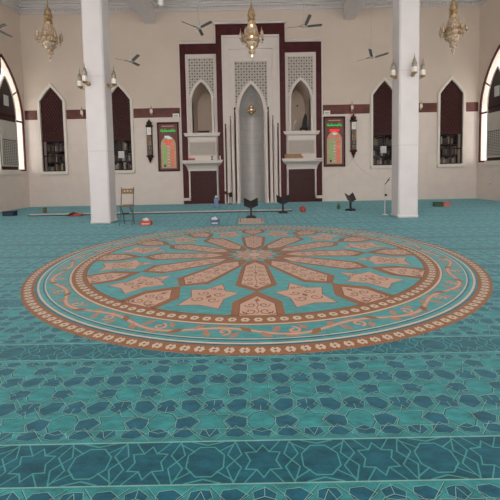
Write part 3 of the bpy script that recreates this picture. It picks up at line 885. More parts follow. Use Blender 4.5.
# ---------------------------------------------------------------- prayer time boards and clocks
LEDG = mat('green_led', (0, 150, 52), .4, emit=.45); LEDR = mat('red_led', (190, 8, 18), .4, emit=.5); LEDW = mat('white_led', (205, 225, 215), .4, emit=.1)
BOARDC = mat('beige_board_face', (196, 170, 138), .5); BOARDM = mat('wine_board_face', (116, 52, 50), .4)
def board(c, z0, z1, label, s):
    t = thing('prayer_time_board', label, 'board', (c, Yw, z0), 'digital prayer time boards')
    hw = .43
    mb = MB()
    for a, b, p, q in ((-hw, hw, z1 - .07, z1), (-hw, hw, z0, z0 + .07), (-hw, -hw + .055, z0, z1), (hw - .055, hw, z0, z1)): mb.box(c + a, c + b, Yw - .08, Yw, p, q, bev=.012)
    sub(mb, 'frame', WOOD, t)
    mb = MB(); mb.box(c - hw + .05, c + hw - .05, Yw - .045, Yw, z0 + .05, z1 - .05); sub(mb, 'face', BOARDM, t)
    mb = MB(); pa = arch(c, .30, z0 + .12, z0 + 1.05, z0 + 1.42, 8); mb.prism(pa, XZ, Yw - .05, Yw - .045); sub(mb, 'dial_panel', BOARDC, t)
    mb = MB()
    # green script line: joined strokes with risers
    zt = z1 - .32; random.seed(5)
    mb.box(c - .30, c + .30, Yw - .055, Yw - .047, zt - .052, zt - .022)
    for i in range(11):
        x = c - .29 + i * .054; h = random.choice((.03, .055, .085, .10))
        mb.box(x, x + .026, Yw - .056, Yw - .048, zt - .04, zt - .04 + h)
        if i % 3 == 1: mb.box(x + .018, x + .036, Yw - .056, Yw - .048, zt - .09, zt - .07)
    sub(mb, 'green_script', LEDG, t)
    mb = MB()
    mb.box(c - .24, c + .24, Yw - .05, Yw - .046, z1 - .17, z1 - .14); sub(mb, 'caption', BOARDC, t)
    mb = MB()
    def blob(x, z, w, h, mm):   # unreadable seven segment pair
        for k in (0, 1):
            xx = x + (k - .5) * w * .55
            for q in range(3): mb.box(xx - w * .2, xx + w * .2, Yw - .057, Yw - .05, z - h / 2 + q * h * .42, z - h / 2 + q * h * .42 + h * .16)
            mb.box(xx + w * .12, xx + w * .2, Yw - .057, Yw - .05, z - h / 2, z + h / 2)
            if k: mb.box(xx - w * .2, xx - w * .12, Yw - .057, Yw - .05, z - h / 2, z)
    for i in range(7):
        if i < 6: blob(c - .15, z0 + .34 + i * .125, .10, .085, 0)
    sub(mb, 'green_digits', LEDG, t)
    mb = MB()
    for i in range(7): blob(c + .15, z0 + .24 + i * .125, .10, .085, 0)
    blob(c - .12, z0 + 1.20, .1, .1, 0); blob(c + .12, z0 + 1.20, .1, .1, 0)
    if s < 0: blob(c + .0, z0 + 1.12, .17, .15, 0)
    sub(mb, 'red_digits', LEDR, t)
    if s > 0:
        mb = MB(); mb.box(c - .19, c + .19, Yw - .056, Yw - .05, z0 + 1.40, z0 + 1.50); sub(mb, 'red_bar', LEDR, t)
    mb = MB()
    if s < 0:
        mb.box(c - .14, c + .06, Yw - .056, Yw - .05, z0 + 1.34, z0 + 1.42); mb.box(c - .04, c + .14, Yw - .056, Yw - .05, z0 + 1.30, z0 + 1.36)
    else:
        mb.box(c - .06, c + .09, Yw - .058, Yw - .05, z0 + 1.28, z0 + 1.35)
    for i in range(7): mb.box(c - .05, c + .05, Yw - .053, Yw - .05, z0 + .22 + i * .125, z0 + .235 + i * .125)
    sub(mb, 'white_digits', LEDW, t)
    mb = MB(); mb.box(c - .19, c - .12, Yw - .057, Yw - .05, z0 + .18, z0 + .27); sub(mb, 'sensor', BLACK, t)
board(-3.24, 1.34, 3.30, 'framed digital prayer board with white and red figures on top', -1)
board(3.43, 1.40, 3.40, 'framed digital prayer board with a red bar on top', 1)

def clock(c, z0, z1, label):
    t = thing('pendulum_clock', label, 'clock', (c, Yw, z0), 'long pendulum wall clocks'); H = z1 - z0
    mb = MB(); mb.box(c - .105, c + .105, Yw - .11, Yw, z0 + .30, z1 - .28, bev=.01)
    mb.box(c - .14, c + .14, Yw - .13, Yw, z1 - .30, z1 - .22, bev=.02); mb.box(c - .14, c + .14, Yw - .13, Yw, z0 + .24, z0 + .31, bev=.02)
    sub(mb, 'case', WOOD, t)
    mb = MB(); mb.lathe([(.0, 0), (.11, .02), (.12, .08), (.06, .14), (.03, .17), (.05, .20), (0, .23)], (c, Yw - .07, z1 - .22), 10); sub(mb, 'crest', WOOD, t, True)
    mb = MB(); mb.lathe([(0, 0), (.04, .03), (.03, .07), (.07, .13), (.10, .24)], (c, Yw - .07, z0), 10); sub(mb, 'pendant', WOOD, t, True)
    mb = MB(); mb.box(c - .085, c + .085, Yw - .118, Yw - .11, z1 - .62, z1 - .32, bev=.003); d = sub(mb, 'dial', OPAL, t)
    mb = MB(); mb.box(c - .004, c + .004, Yw - .123, Yw - .118, z1 - .47, z1 - .36); mb.box(c, c + .05, Yw - .123, Yw - .118, z1 - .475, z1 - .465); sub(mb, 'hands', BLACK, d)
    mb = MB(); mb.box(c - .08, c + .08, Yw - .116, Yw - .11, z0 + .34, z1 - .65); g = sub(mb, 'glass_door', mat('smoked_glass', (78, 62, 56), .12), t)
    mb = MB(); mb.tube([(c, Yw - .122, z1 - .66), (c, Yw - .122, z0 + .56)], .006, 6); mb.lathe([(0, -.03), (.045, 0), (0, .03)], (c, Yw - .122, z0 + .54), 10)
    for s in (-1, 1): mb.tube([(c + s * .05, Yw - .122, z1 - .66), (c + s * .05, Yw - .122, z0 + .7)], .012, 6)
    sub(mb, 'pendulum', GOLD, t, True)
clock(-3.98, 1.68, 3.42, 'long dark wooden pendulum clock near the board with white figures')
clock(4.19, 1.74, 3.48, 'long dark wooden pendulum clock near the board with the red bar')

# small plates on the band
for c, lab in ((-2.90, 'small white plate on the marble band above the left board'), (3.14, 'small white plate on the marble band above the right board')):
    t = thing('wall_plate', lab, 'sign', (c, Yw, 3.5), 'small plates above the boards')
    mb = MB(); mb.box(c - .13, c + .13, Yw - .035, Yw - .02, 3.50, 3.64, bev=.004); sub(mb, 'plate', OPAL, t)
    mb = MB(); mb.box(c - .10, c + .10, Yw - .038, Yw - .035, 3.56, 3.58); mb.box(c - .08, c + .06, Yw - .038, Yw - .035, 3.525, 3.54); sub(mb, 'print', mat('plate_green', (90, 130, 112), .5), t)

# ---------------------------------------------------------------- wall lights on the band
def band_lamp(c, label, z=3.72):
    t = thing('wall_lamp', label, 'lamp', (c, Yw, z), 'small brass lamps on the marble band')
    mb = MB(); mb.lathe([(0, 0), (.035, .01), (.04, .05), (.02, .09), (.0, .1)], (c, Yw - .06, z - .14), 10); mb.tube([(c, Yw - .02, z - .02), (c, Yw - .07, z - .06), (c, Yw - .12, z - .02)], .012, 6); sub(mb, 'bracket', GOLD, t, True)
    mb = MB(); mb.lathe([(.02, 0), (.055, .03), (.06, .10), (.045, .17)], (c, Yw - .12, z - .08), 12); sub(mb, 'shade', OPAL, t, True)
    mb = MB(); mb.lathe([(.05, 0), (.045, .03), (.02, .07), (.012, .12), (0, .18)], (c, Yw - .12, z + .09), 12); sub(mb, 'cap', GOLD, t, True)
band_lamp(-6.62, 'small brass wall lamp between the two windows behind the left column')
band_lamp(-3.86, 'small brass wall lamp above the clock near the left column')
band_lamp(4.12, 'small brass wall lamp above the clock near the right column')
band_lamp(6.86, 'small brass wall lamp between the two windows behind the right column')

# ---------------------------------------------------------------- lanterns on the columns
def lantern(root, head, label, zt):
    """root: point on the column face, head: where the lantern hangs; zt: tip height"""
    x, y = head; rx, ry = root
    t = thing('column_lantern', label, 'lantern', (x, y, zt - .56), 'brass lanterns on the marble columns')
    mb = MB(); mb.lathe([(0, -.05), (.035, -.035), (.05, 0), (.035, .035), (0, .05)], (rx * .8 + x * .2, ry * .8 + y * .2, zt - .52), 12)
    mb.tube([(rx, ry, zt - .46), (rx * .5 + x * .5, ry * .5 + y * .5, zt - .56), (x, y, zt - .54), (x, y, zt - .50)], .015, 8)
    mb.tube([(rx, ry, zt - .52), (rx * .7 + x * .3, ry * .7 + y * .3, zt - .50)], .03, 8)
    mb.lathe([(0, 0), (.04, .01), (.07, .03), (.075, .05)], (x, y, zt - .54), 14); sub(mb, 'bracket', GOLD, t, True)
    mb = MB(); mb.lathe([(.058, 0), (.060, .13)], (x, y, zt - .49), 16); sub(mb, 'glass_cylinder', OPAL, t, True)
    mb = MB(); mb.lathe([(.066, 0), (.070, .02), (.05, .04), (.062, .07), (.062, .10), (.042, .13), (.048, .15), (.026, .19), (.012, .21), (.012, .26), (.006, .28), (0, .36)], (x, y, zt - .36), 14); sub(mb, 'pierced_dome', FILI, t, True)
ZL = 4.02
lantern((-4.07, 9.30), (-4.24, 9.25), 'brass lantern on the window side of the left column', ZL - .04)
lantern((-3.93, 9.10), (-3.97, 8.93), 'brass lantern on the front face of the left column', ZL)
lantern((-3.57, 9.30), (-3.38, 9.25), 'brass lantern on the niche side of the left column', ZL)
lantern((4.27, 9.30), (4.42, 9.25), 'brass lantern on the window side of the right column', ZL + .07)
lantern((4.09, 9.10), (4.06, 8.93), 'brass lantern on the front face of the right column', ZL + .07)
lantern((3.77, 9.30), (3.66, 9.22), 'brass lantern on the niche side of the right column', ZL + .07)

# ---------------------------------------------------------------- chandeliers
def chandelier(cx, cy, zb, label, lit, k=1.0):
    t = thing('chandelier', label, 'chandelier', (cx, cy, zb), 'tiered brass chandeliers')
    mb = MB(); mb.tube([(cx, cy, zb + 1.5 * k), (cx, cy, 7.96)], .010, 6)
    for i in range(14): mb.sphere((cx, cy, zb + 1.6 * k + i * .16), .016, 8)
    sub(mb, 'chain', GOLD, t)
    mb = MB(); mb.lathe([(0, 0), (.10, .01), (.10, .03), (.03, .05)], (cx, cy, 7.94), 14); sub(mb, 'ceiling_rose', GOLD, t)
    z = lambda a: a * k
    mb = MB(); mb.lathe([(0, z(1.62)), (.015, z(1.54)), (.022, z(1.46)), (.055, z(1.42)), (.075, z(1.38)), (.09, z(1.30)), (.085, z(1.26)), (.105, z(1.24)), (.105, z(1.20)), (.085, z(1.18)), (.09, z(1.08)), (.11, z(1.05)), (.10, z(1.02)), (.095, z(.98)), (0, z(.98))], (cx, cy, zb), 18)
    for j in range(3):
        for q in range(12): mb.sphere((cx + .098 * cos(q * pi / 6), cy + .098 * sin(q * pi / 6), zb + z(1.02 + j * .11)), .014, 6)
    sub(mb, 'crown', GOLD, t, True)
    mb = MB(); mb.lathe([(.085, z(1.0)), (.12, z(.94)), (.15, z(.86)), (.165, z(.78)), (.15, z(.72)), (.19, z(.70)), (.19, z(.68)), (.12, z(.66))], (cx, cy, zb), 18)
    for q in range(16):
        a = q * pi / 8; mb.tube([(cx + .09 * cos(a), cy + .09 * sin(a), zb + z(1.0)), (cx + .135 * cos(a), cy + .135 * sin(a), zb + z(.92)), (cx + .168 * cos(a), cy + .168 * sin(a), zb + z(.78)), (cx + .19 * cos(a), cy + .19 * sin(a), zb + z(.69))], .008, 5)
    sub(mb, 'upper_basket', CRYS, t, True)
    mb = MB(); mb.lathe([(0, 0), (.015, z(.02)), (.03, z(.07)), (.018, z(.10)), (.05, z(.13)), (.055, z(.17)), (.035, z(.20)), (.075, z(.25)), (.085, z(.31)), (.06, z(.34)), (.13, z(.40)), (.16, z(.48)), (.165, z(.52)), (.20, z(.56)), (.21, z(.62)), (.19, z(.66)), (.0, z(.66))], (cx, cy, zb), 18)
    for q in range(14):
        a = q * pi / 7
        for rr, zz in ((.21, .55), (.165, .43), (.085, .25)): mb.lathe([(0, -.03), (.012, -.01), (.012, .01), (0, .03)], (cx + rr * cos(a), cy + rr * sin(a), zb + z(zz)), 6)
    sub(mb, 'lower_bowl', CRYS, t, True)
    mb = MB(); mb.lathe([(.17, z(.64)), (.215, z(.65)), (.215, z(.69)), (.17, z(.70))], (cx, cy, zb), 20); mb.lathe([(.14, z(.50)), (.185, z(.51)), (.185, z(.54)), (.14, z(.55))], (cx, cy, zb), 20)
    mb.lathe([(.05, z(.33)), (.095, z(.335)), (.095, z(.355)), (.05, z(.36))], (cx, cy, zb), 16); sub(mb, 'brass_hoops', GOLD, t, True)
    for q in range(8):
        a = q * pi / 4 + .2; dx, dy = cos(a), sin(a)
        mb = MB(); mb.tube([(cx + .18 * dx, cy + .18 * dy, zb + z(.66)), (cx + .24 * dx, cy + .24 * dy, zb + z(.53)), (cx + .30 * dx, cy + .30 * dy, zb + z(.52)), (cx + .31 * dx, cy + .31 * dy, zb + z(.60))], .010, 6)
        mb.tube([(cx + .19 * dx, cy + .19 * dy, zb + z(.70)), (cx + .25 * dx, cy + .25 * dy, zb + z(.74)), (cx + .31 * dx, cy + .31 * dy, zb + z(.62))], .008, 6)
        mb.lathe([(0, 0), (.035, .015), (.040, .03), (.02, .05)], (cx + .31 * dx, cy + .31 * dy, zb + z(.58)), 10)
        arm = sub(mb, 'arm', GOLD, t, True)
        mb = MB(); mb.lathe([(.018, 0), (.032, .03), (.034, .08), (.024, .13), (.010, .17), (.004, .24)], (cx + .31 * dx, cy + .31 * dy, zb + z(.62)), 10); sub(mb, 'candle_cup', CRYS, arm, True)
    if lit:
        for zz, r in ((.90, .17), (.60, .215), (.36, .09), (.14, .062)):
            mb = MB(); mb.sphere((cx, cy - r + .004, zb + z(zz)), .034, 10); sub(mb, 'lit_bulb', GLOW, t, True)
chandelier(-5.36, 10, 4.33, 'brass tiered chandelier hanging over the left bay', False, 1.0)
chandelier(.13, 10, 4.24, 'brass tiered chandelier with lit bulbs hanging before the niche', True, 1.0)
chandelier(5.59, 10, 4.31, 'brass tiered chandelier hanging over the right bay', False, 1.0)

# hanging lamp inside the niche
t = thing('niche_lamp', 'small brass lamp hanging inside the arched prayer niche', 'lamp', (MX, Yw + .25, 3.55))
mb = MB(); mb.tube([(MX, Yw + .25, 3.98), (MX, Yw + .25, 4.36)], .010, 6)
for i in range(5): mb.sphere((MX, Yw + .25, 4.02 + i * .07), .02, 6)
sub(mb, 'chain', GOLD, t)
mb = MB(); mb.lathe([(0, 0), (.05, .03), (.10, .06), (.17, .12), (.18, .15), (.10, .17), (.07, .22), (.11, .26), (.12, .32), (.07, .37), (.04, .42), (.0, .46)], (MX, Yw + .25, 3.56), 16); sub(mb, 'body', GOLD, t, True)
for q in range(6):
    a = q * pi / 3; mb = MB(); mb.lathe([(.015, 0), (.028, .03), (.015, .09), (0, .13)], (MX + .17 * cos(a), Yw + .25 + .17 * sin(a), 3.70), 8); sub(mb, 'cup', CRYS, t, True)
for q in range(3):
    mb = MB(); mb.sphere((MX, Yw + .25 - .11 * (1 - q * .1), 3.66 + q * .11), .03, 8); sub(mb, 'lit_bulb', GLOW, t, True)

# ---------------------------------------------------------------- ceiling fans
def fan(x, y, z, blades, label, rod=.02, blen=.57):
    t = thing('ceiling_fan', label, 'fan', (x, y, z), 'ceiling fans with grey blades')
    mb = MB(); mb.tube([(x, y, z + .05), (x, y, 7.97)], rod, 8); sub(mb, 'down_rod', IVORY, t)
    mb = MB(); mb.lathe([(.02, 0), (.07, .04), (.07, .07), (.0, .07)], (x, y, 7.91), 12); sub(mb, 'canopy', IVORY, t)
    mb = MB(); mb.lathe([(0, -.07), (.06, -.065), (.10, -.03), (.105, .02), (.07, .06), (.03, .08), (.03, .16), (0, .17)], (x, y, z), 16); sub(mb, 'motor', IVORY, t, True)
    for a, rise in blades:
        a = radians(a); dx, dy = cos(a), sin(a)
        mb = MB(); L0, L1 = .10, blen; w0, w1 = .035, .048; tw = -.016
        rows = []
        for zz in (-.004, .004):
            rows.append([(x + dx * r - dy * w * q, y + dy * r + dx * w * q, z - .03 + zz + tw * q + rise * (r - L0) / (L1 - L0)) for r, w, q in ((L0, w0, -1), (L0 + .1, w1, -1), (L1, w1, -1), (L1, w1, 1), (L0 + .1, w1, 1), (L0, w0, 1))])
        mb.grid(rows, 0, closed=True, cap=True); mb.tube([(x + dx * .06, y + dy * .06, z - .02), (x + dx * .2, y + dy * .2, z - .02 + rise * .2)], .014, 6); sub(mb, 'blade', FANB, t)
fan(-1.60, 12.3, 6.10, ((205, .12), (325, .06), (85, -.03)), 'ceiling fan above the left balcony')
fan(1.92, 12.3, 6.08, ((280, .14), (355, .02), (185, -.05)), 'ceiling fan above the right balcony')
fan(-3.90, 12.3, 5.05, ((190, .08), (318, .10), (75, -.0)), 'ceiling fan hanging low between the left column and balcony', .010, .50)
fan(4.17, 12.3, 5.03, ((244, .12), (350, .10), (142, -.02)), 'ceiling fan hanging low beside the right column', .010, .52)
fan(-8.42, 12.3, 6.20, ((340, .05), (60, -.1), (200, 0)), 'ceiling fan at the edge of the left bay')

# pale pendants near the beams
for px, lab in ((-2.3, 'white bulb pendant hanging from the ceiling near the left beam'), (2.33, 'white bulb pendant hanging from the ceiling near the right beam')):
    t = thing('pendant_lamp', lab, 'lamp', (px, 10, 5.7), 'white bulb pendants')
    zb = 5.74 if px < 0 else 5.86
    mb = MB(); mb.tube([(px, 10, zb + .3), (px, 10, 7.99)], .008, 6); sub(mb, 'cable', IVORY, t)
    mb = MB(); mb.lathe([(0, 0), (.05, .02), (.075, .08), (.075, .16), (.04, .26), (.03, .34), (0, .35)], (px, 10, zb), 14); sub(mb, 'bulb', OPAL, t, True)

# ---------------------------------------------------------------- folding chair
def chair():
    t = thing('folding_chair', 'folding chair with grey metal frame and wooden seat beside the column', 'chair', (-2.99, 8.75, 0))
    def bx(mb, a, b, y0, y1, z0, z1, bev=.006): mb.box(a, b, y0, y1, z0, z1, bev=bev)
    xl, xr = -3.16, -2.86
    for x, dx in ((xl, -.0), (xr, .03)):
        mb = MB(); mb.tube([(x, 8.62, 0.012), (x, 8.78, .48), (x, 8.86, .93)], .011, 8); sub(mb, 'leg', GREYM, t, True)
    for x in (xl + .02, xr - .045):
        mb = MB(); mb.tube([(x, 8.94, .012), (x, 8.84, .30), (x, 8.62, .49)], .011, 8); sub(mb, 'leg', GREYM, t, True)
    mb = MB(); mb.box(xl + .02, xr - .02, 8.58, 8.94, .475, .50, bev=.01); sub(mb, 'seat', CHW, t)
    mb = MB()
    y = 8.855
    mb.plate([(xl + .012, .77), (xr - .012, .77), (xr - .012, .90), (xl + .012, .90)], [[(c + .026 * cos(pi / 4 * k), .838 + .018 * sin(pi / 4 * k)) for k in range(8)] for c in (-3.085, -3.01, -2.935)], XZ, y - .01, y + .008)
    sub(mb, 'backrest', CHW, t)
    for a, b, rr in (((xl, 8.66, .13), (xr, 8.66, .13), .008), ((xl + .02, 8.91, .10), (xr - .045, 8.91, .10), .008), ((xl, 8.80, .30), (xl + .18, 8.82, .30), .016)):
        mb = MB(); mb.tube([a, b], rr, 6); sub(mb, 'stretcher', GREYM, t)
CHW = mat('worn_brown_wood', (156, 116, 78), .5, rgb2=(122, 88, 58), scale=9, stretch=(1, 1, 6))
chair()

# ---------------------------------------------------------------- book stands (lecterns)
def stand(x, y, rot, label, zh=.55):
    t = thing('book_stand', label, 'book stand', (x, y, 0), 'low black reading stands')
    cr, sr = cos(rot), sin(rot)
    def T(p): return (x + p[0] * cr - p[1] * sr, y + p[0] * sr + p[1] * cr, p[2])
    def bx(mb, a, b, y0, y1, z0, z1):
        mb.grid([[T((a, y0, z)), T((b, y0, z)), T((b, y1, z)), T((a, y1, z))] for z in (z0, z1)], 0, closed=True, cap=True)
    mb = MB(); bx(mb, -.13, .13, -.10, -.06, .0, .035); bx(mb, -.13, .13, .06, .10, .0, .035); bx(mb, -.10, -.06, -.10, .10, .035, .06); bx(mb, .06, .10, -.10, .10, .035, .06); bx(mb, -.10, .10, -.03, .03, .035, .07)
    sub(mb, 'foot', BLACK, t)
    mb = MB(); bx(mb, -.028, .028, -.02, .02, .06, .30); sub(mb, 'post', BLACK, t)
    for s in (-1, 1):
        mb = MB(); rows = []
        th = .018
        # one leaf of the open rest, rising outwards and leaning back
        for k in (0, 1):
            off = k * th
            rows.append([T(p) for p in ((0, -.05 + off, .26), (s * .19, -.07 + off, .34), (s * .19, .06 + off, zh), (0, .05 + off, zh - .09))])
        mb.grid(rows, 0, closed=True, cap=True); sub(mb, 'rest_leaf', BLACK, t)
stand(.02, 9.75, 0, 'low black reading stand on the small pink rug before the niche', .55)
stand(.98, 10.75, .05, 'low black reading stand to the right of the niche, by the red ball')
stand(3.09, 11.05, .6, 'low black reading stand turned sideways in front of the right clock')

# ---------------------------------------------------------------- small rug
def rug():
    t = thing('small_rug', 'small pink patterned rug lying before the reading stand', 'rug', (.03, 9.2, 0))
    mb = MB(); x0, x1, y0, y1 = -.30, .33, 8.72, 9.62
    mb.box(x0, x1, y0, y1, .0, .014, bev=.004); sub(mb, 'pile', carpet_mat('rug_pink_pile', (220, 184, 166), .08, sheen=.1), t)
    mb = MB()
    for a, b, c, d in ((x0 + .03, x1 - .03, y0 + .03, y0 + .05), (x0 + .03, x1 - .03, y1 - .05, y1 - .03), (x0 + .03, x0 + .05, y0 + .05, y1 - .05), (x1 - .05, x1 - .03, y0 + .05, y1 - .05)): mb.box(a, b, c, d, .014, .016)
    for i in range(5):
        for j in range(3):
            cx, cy = x0 + .115 + i * .10, y0 + .20 + j * .25
            mb.face([(cx + .018 * cos(pi / 2 * k), cy + .03 * sin(pi / 2 * k), .0158) for k in range(4)])
    sub(mb, 'woven_border', SCR, t)
rug()

# ---------------------------------------------------------------- floor strip and cable
mb = MB(); mb.box(-6.95, 1.32, 11.25, 11.32, 0, .055, bev=.008)
tag(mb.build('floor_strip', mat('grey_floor_strip', (196, 196, 188), .7)), 'long low grey strip laid across the carpet before the niche', 'strip')
mb = MB(); mb.tube([(-6.95 + i * .413, 11.19 + .008 * sin(i * 1.3), .016) for i in range(21)], .016, 6)
tag(mb.build('floor_cable', BLACK, smooth=True), 'thin black cable running along the grey floor strip', 'cable')

# ---------------------------------------------------------------- loose things on the carpet
TISO = mat('orange_red_card', (196, 84, 62), .6); TISB = mat('slate_blue_card', (84, 100, 128), .6); TISW = mat('white_tissue', (232, 232, 230), .8)
def tissue(x, y, m, label, w=.13):
    t = thing('tissue_box', label, 'tissue box', (x, y, 0), 'tissue boxes on the carpet')
    mb = MB(); mb.box(x - w, x + w, y - .07, y + .07, 0, .115, bev=.006); b = sub(mb, 'carton', m, t)
    mb = MB(); mb.box(x - w * .7, x + w * .7, y - .0705 - .002, y - .0695, .03, .05); sub(mb, 'printed_stripe', TISW, b)
    mb = MB(); mb.lathe([(.05, 0), (.065, .02), (.05, .045), (.02, .06), (.012, .075)], (x, y, .112), 9); mb.lathe([(.02, 0), (.045, .03), (.02, .055)], (x - .05, y, .112), 7); sub(mb, 'tissue', TISW, t)
tissue(-2.55, 8.76, TISO, 'orange-red tissue box on the carpet near the folding chair')
tissue(-.86, 8.66, TISB, 'slate blue tissue box on the carpet near the pink rug', .10)
def small(name, lab, cat, x, y, parts, group=None):
    t = thing(name, lab, cat, (x, y, 0), group)
    for nm, fn, m in parts:
        mb = MB(); fn(mb); sub(mb, nm, m, t, True)
RED = mat('red_plastic', (170, 72, 62), .6); GRN = mat('dark_green_card', (52, 92, 64), .5); PNK = mat('salmon_card', (206, 112, 100), .6); OLV = mat('olive_plastic', (96, 92, 46), .5); NAVY = mat('navy_card', (46, 60, 84), .6)
# red packet by the left end of the strip
small('red_packet', 'crumpled red packet lying against the floor strip near the left column', 'packet', -5.40, 11.05,
      [('wrapper', lambda mb: mb.grid([[(-5.62 + .11 * i, 10.96 + .17 * j, [.01, .10, .13, .085, .02][i] * (.7 if j else 1)) for i in range(5)] for j in (0, 1)] + [[(-5.62 + .11 * i, 10.96, 0) for i in range(5)]], 0), RED),
       ('flap', lambda mb: mb.box(-5.40, -5.16, 10.93, 11.1, 0, .07, bev=.02), TISO)])
small('olive_pot', 'tiny olive pot on the carpet near the left corner', 'pot', -6.99, 12.2,
      [('body', lambda mb: mb.lathe([(.04, 0), (.06, .02), (.065, .12), (.05, .15)], (-6.99, 12.2, 0), 12), OLV), ('lid', lambda mb: mb.lathe([(.055, 0), (.05, .02), (.0, .03)], (-6.99, 12.2, .15), 12), BLACK)])
small('dark_box', 'small dark blue box on the carpet by the left wall', 'box', -7.72, 11.45,
      [('carton', lambda mb: mb.box(-7.86, -7.50, 11.35, 11.55, 0, .12, bev=.006), NAVY), ('lid', lambda mb: mb.box(-7.868, -7.492, 11.342, 11.558, .12, .15, bev=.006), BLACK)])
small('red_ball', 'small red lump on the carpet in front of the right balcony', 'ball', 1.60, 10.92,
      [('shell', lambda mb: mb.lathe([(.0, 0), (.07, .01), (.10, .06), (.095, .12), (.05, .17), (0, .18)], (1.60, 10.92, 0), 12), RED), ('knot', lambda mb: mb.lathe([(.02, 0), (.03, .02), (0, .04)], (1.60, 10.92, .17), 8), TISO)])
small('green_bottle', 'tiny green and brown bottle on the carpet below the right board', 'bottle', 2.86, 11.6,
      [('body', lambda mb: mb.lathe([(.05, 0), (.055, .02), (.055, .10), (.03, .13), (.02, .15)], (2.86, 11.6, 0), 10), GRN), ('cap', lambda mb: mb.lathe([(.026, 0), (.026, .03), (0, .032)], (2.86, 11.6, .15), 10), OLV)])
mbl = 'small dark green box on the carpet beside the salmon box'
small('small_box', mbl, 'box', 6.18, 11.8, [('carton', lambda mb: mb.box(6.03, 6.28, 11.7, 11.85, 0, .13, bev=.006), GRN), ('lid', lambda mb: mb.box(6.025, 6.285, 11.695, 11.855, .13, .145), BLACK)], 'pair of small boxes near the right corner')
small('small_box', 'small salmon box on the carpet beside the dark green box', 'box', 6.45, 11.85, [('carton', lambda mb: mb.box(6.34, 6.56, 11.75, 11.9, 0, .12, bev=.006), PNK), ('lid', lambda mb: mb.box(6.335, 6.565, 11.745, 11.905, .12, .14), PNK)], 'pair of small boxes near the right corner')
# blue bottle crate standing by the left balcony
BLU = mat('pale_blue_plastic', (120, 140, 176), .35)
small('blue_bottle', 'tall pale blue water bottle standing in front of the left balcony', 'bottle', -1.20, 12.75,
      [('body', lambda mb: mb.lathe([(.075, 0), (.085, .02), (.085, .10), (.078, .12), (.085, .14), (.085, .30), (.07, .35), (.035, .38)], (-1.20, 12.75, 0), 14), BLU), ('cap', lambda mb: mb.lathe([(.045, 0), (.045, .05), (0, .052)], (-1.20, 12.75, .38), 12), OPAL)])
# microphone with red windshield beside the niche
t = thing('microphone_stand', 'low microphone stand with a reddish head beside the niche shafts', 'microphone', (-.85, 14.15, 0))
mb = MB(); mb.lathe([(.10, 0), (.10, .02), (.03, .03)], (-.80, 14.15, 0), 14); sub(mb, 'base', BLACK, t, True)
mb = MB(); mb.tube([(-.80, 14.15, .02), (-.80, 14.15, .36), (-.86, 14.12, .44)], .012, 8); sub(mb, 'pole', BLACK, t, True)
mb = MB(); mb.lathe([(.0, 0), (.05, .02), (.065, .07), (.05, .13), (0, .15)], (-.93, 14.10, .38), 12); sub(mb, 'head', mat('rust_foam', (120, 58, 44), .9), t, True)
mb = MB(); mb.box(-.83, -.70, 14.10, 14.18, .28, .46, bev=.03); sub(mb, 'clip', BLACK, t)
# tall microphone stand by the right column
t = thing('microphone_stand', 'tall slim white microphone stand beside the right column', 'microphone', (3.72, 9.72, 0))
mb = MB(); mb.lathe([(.09, 0), (.09, .015), (.02, .03)], (3.70, 9.85, 0), 14); sub(mb, 'base', IVORY, t, True)
mb = MB(); mb.tube([(3.70, 9.85, .02), (3.70, 9.85, .84)], .014, 8); sub(mb, 'pole', IVORY, t, True)
mb = MB(); mb.tube([(3.70, 9.85, .84), (3.75, 9.85, .90), (3.81, 9.83, .99)], [.012, .012, .02], 8); sub(mb, 'microphone', BLACK, t, True)
mb = MB(); mb.box(3.69, 3.75, 9.82, 9.88, .52, .58, bev=.01); sub(mb, 'clamp', BLACK, t)

# ---------------------------------------------------------------- things on the balconies
LZ, UZ = 1.75, 2.83
Yl = Yw - .28
cL, cR = MX - SB, MX + SB
small('orange_box', 'small orange box on the lower ledge of the left balcony', 'box', cL - .42, Yl, [('carton', lambda mb: mb.box(cL - .56, cL - .30, Yl - .06, Yl + .06, LZ, LZ + .08, bev=.006), TISO)])
small('brass_holder', 'small dark holder standing on the lower ledge of the left balcony', 'holder', cL + .38, Yl, [('stem', lambda mb: mb.lathe([(.05, 0), (.05, .02), (.015, .04), (.015, .10)], (cL + .38, Yl, LZ), 10), GREYM), ('cup', lambda mb: mb.lathe([(.02, 0), (.05, .03), (.05, .07)], (cL + .38, Yl, LZ + .10), 10), FILI)])
small('white_candle', 'slim white candle at the end of the lower ledge of the left balcony', 'candle', cL + .70, Yl, [('wax', lambda mb: mb.lathe([(.022, 0), (.022, .16), (.005, .17)], (cL + .70, Yl, LZ), 10), OPAL), ('dish', lambda mb: mb.lathe([(.04, 0), (.045, .015), (.025, .016)], (cL + .70, Yl, LZ), 10), GOLD)])
small('dark_tray', 'low dark wooden bar at the foot of the left balcony opening', 'tray', cL, Yw + .3, [('bar', lambda mb: mb.box(cL - .24, cL + .24, Yw + .25, Yw + .34, 2.86, 2.97, bev=.01), WOOD)])
BKB = mat('brown_leather_cover', (150, 98, 62), .5); BKP = mat('book_pages', (164, 132, 100), .8)
for i, (w, x) in enumerate(((.36, cR - .33), (.33, cR - .36))):
    z = LZ + i * .092
    t = thing('closed_book', ['large brown book at the bottom of the stack on the right balcony ledge', 'large brown book on top of the stack on the right balcony ledge'][i], 'book', (x, Yl, z), 'brown books stacked on the right balcony ledge')
    mb = MB(); mb.box(x - w, x + w, Yl - .11, Yl + .13, z, z + .012); mb.box(x - w, x + w, Yl - .11, Yl + .13, z + .078, z + .09); mb.box(x - w, x - w + .012, Yl - .11, Yl + .13, z + .012, z + .078); sub(mb, 'cover', BKB, t)
    mb = MB(); mb.box(x - w + .012, x + w - .012, Yl - .10, Yl + .12, z + .012, z + .078); sub(mb, 'pages', BKP, t)
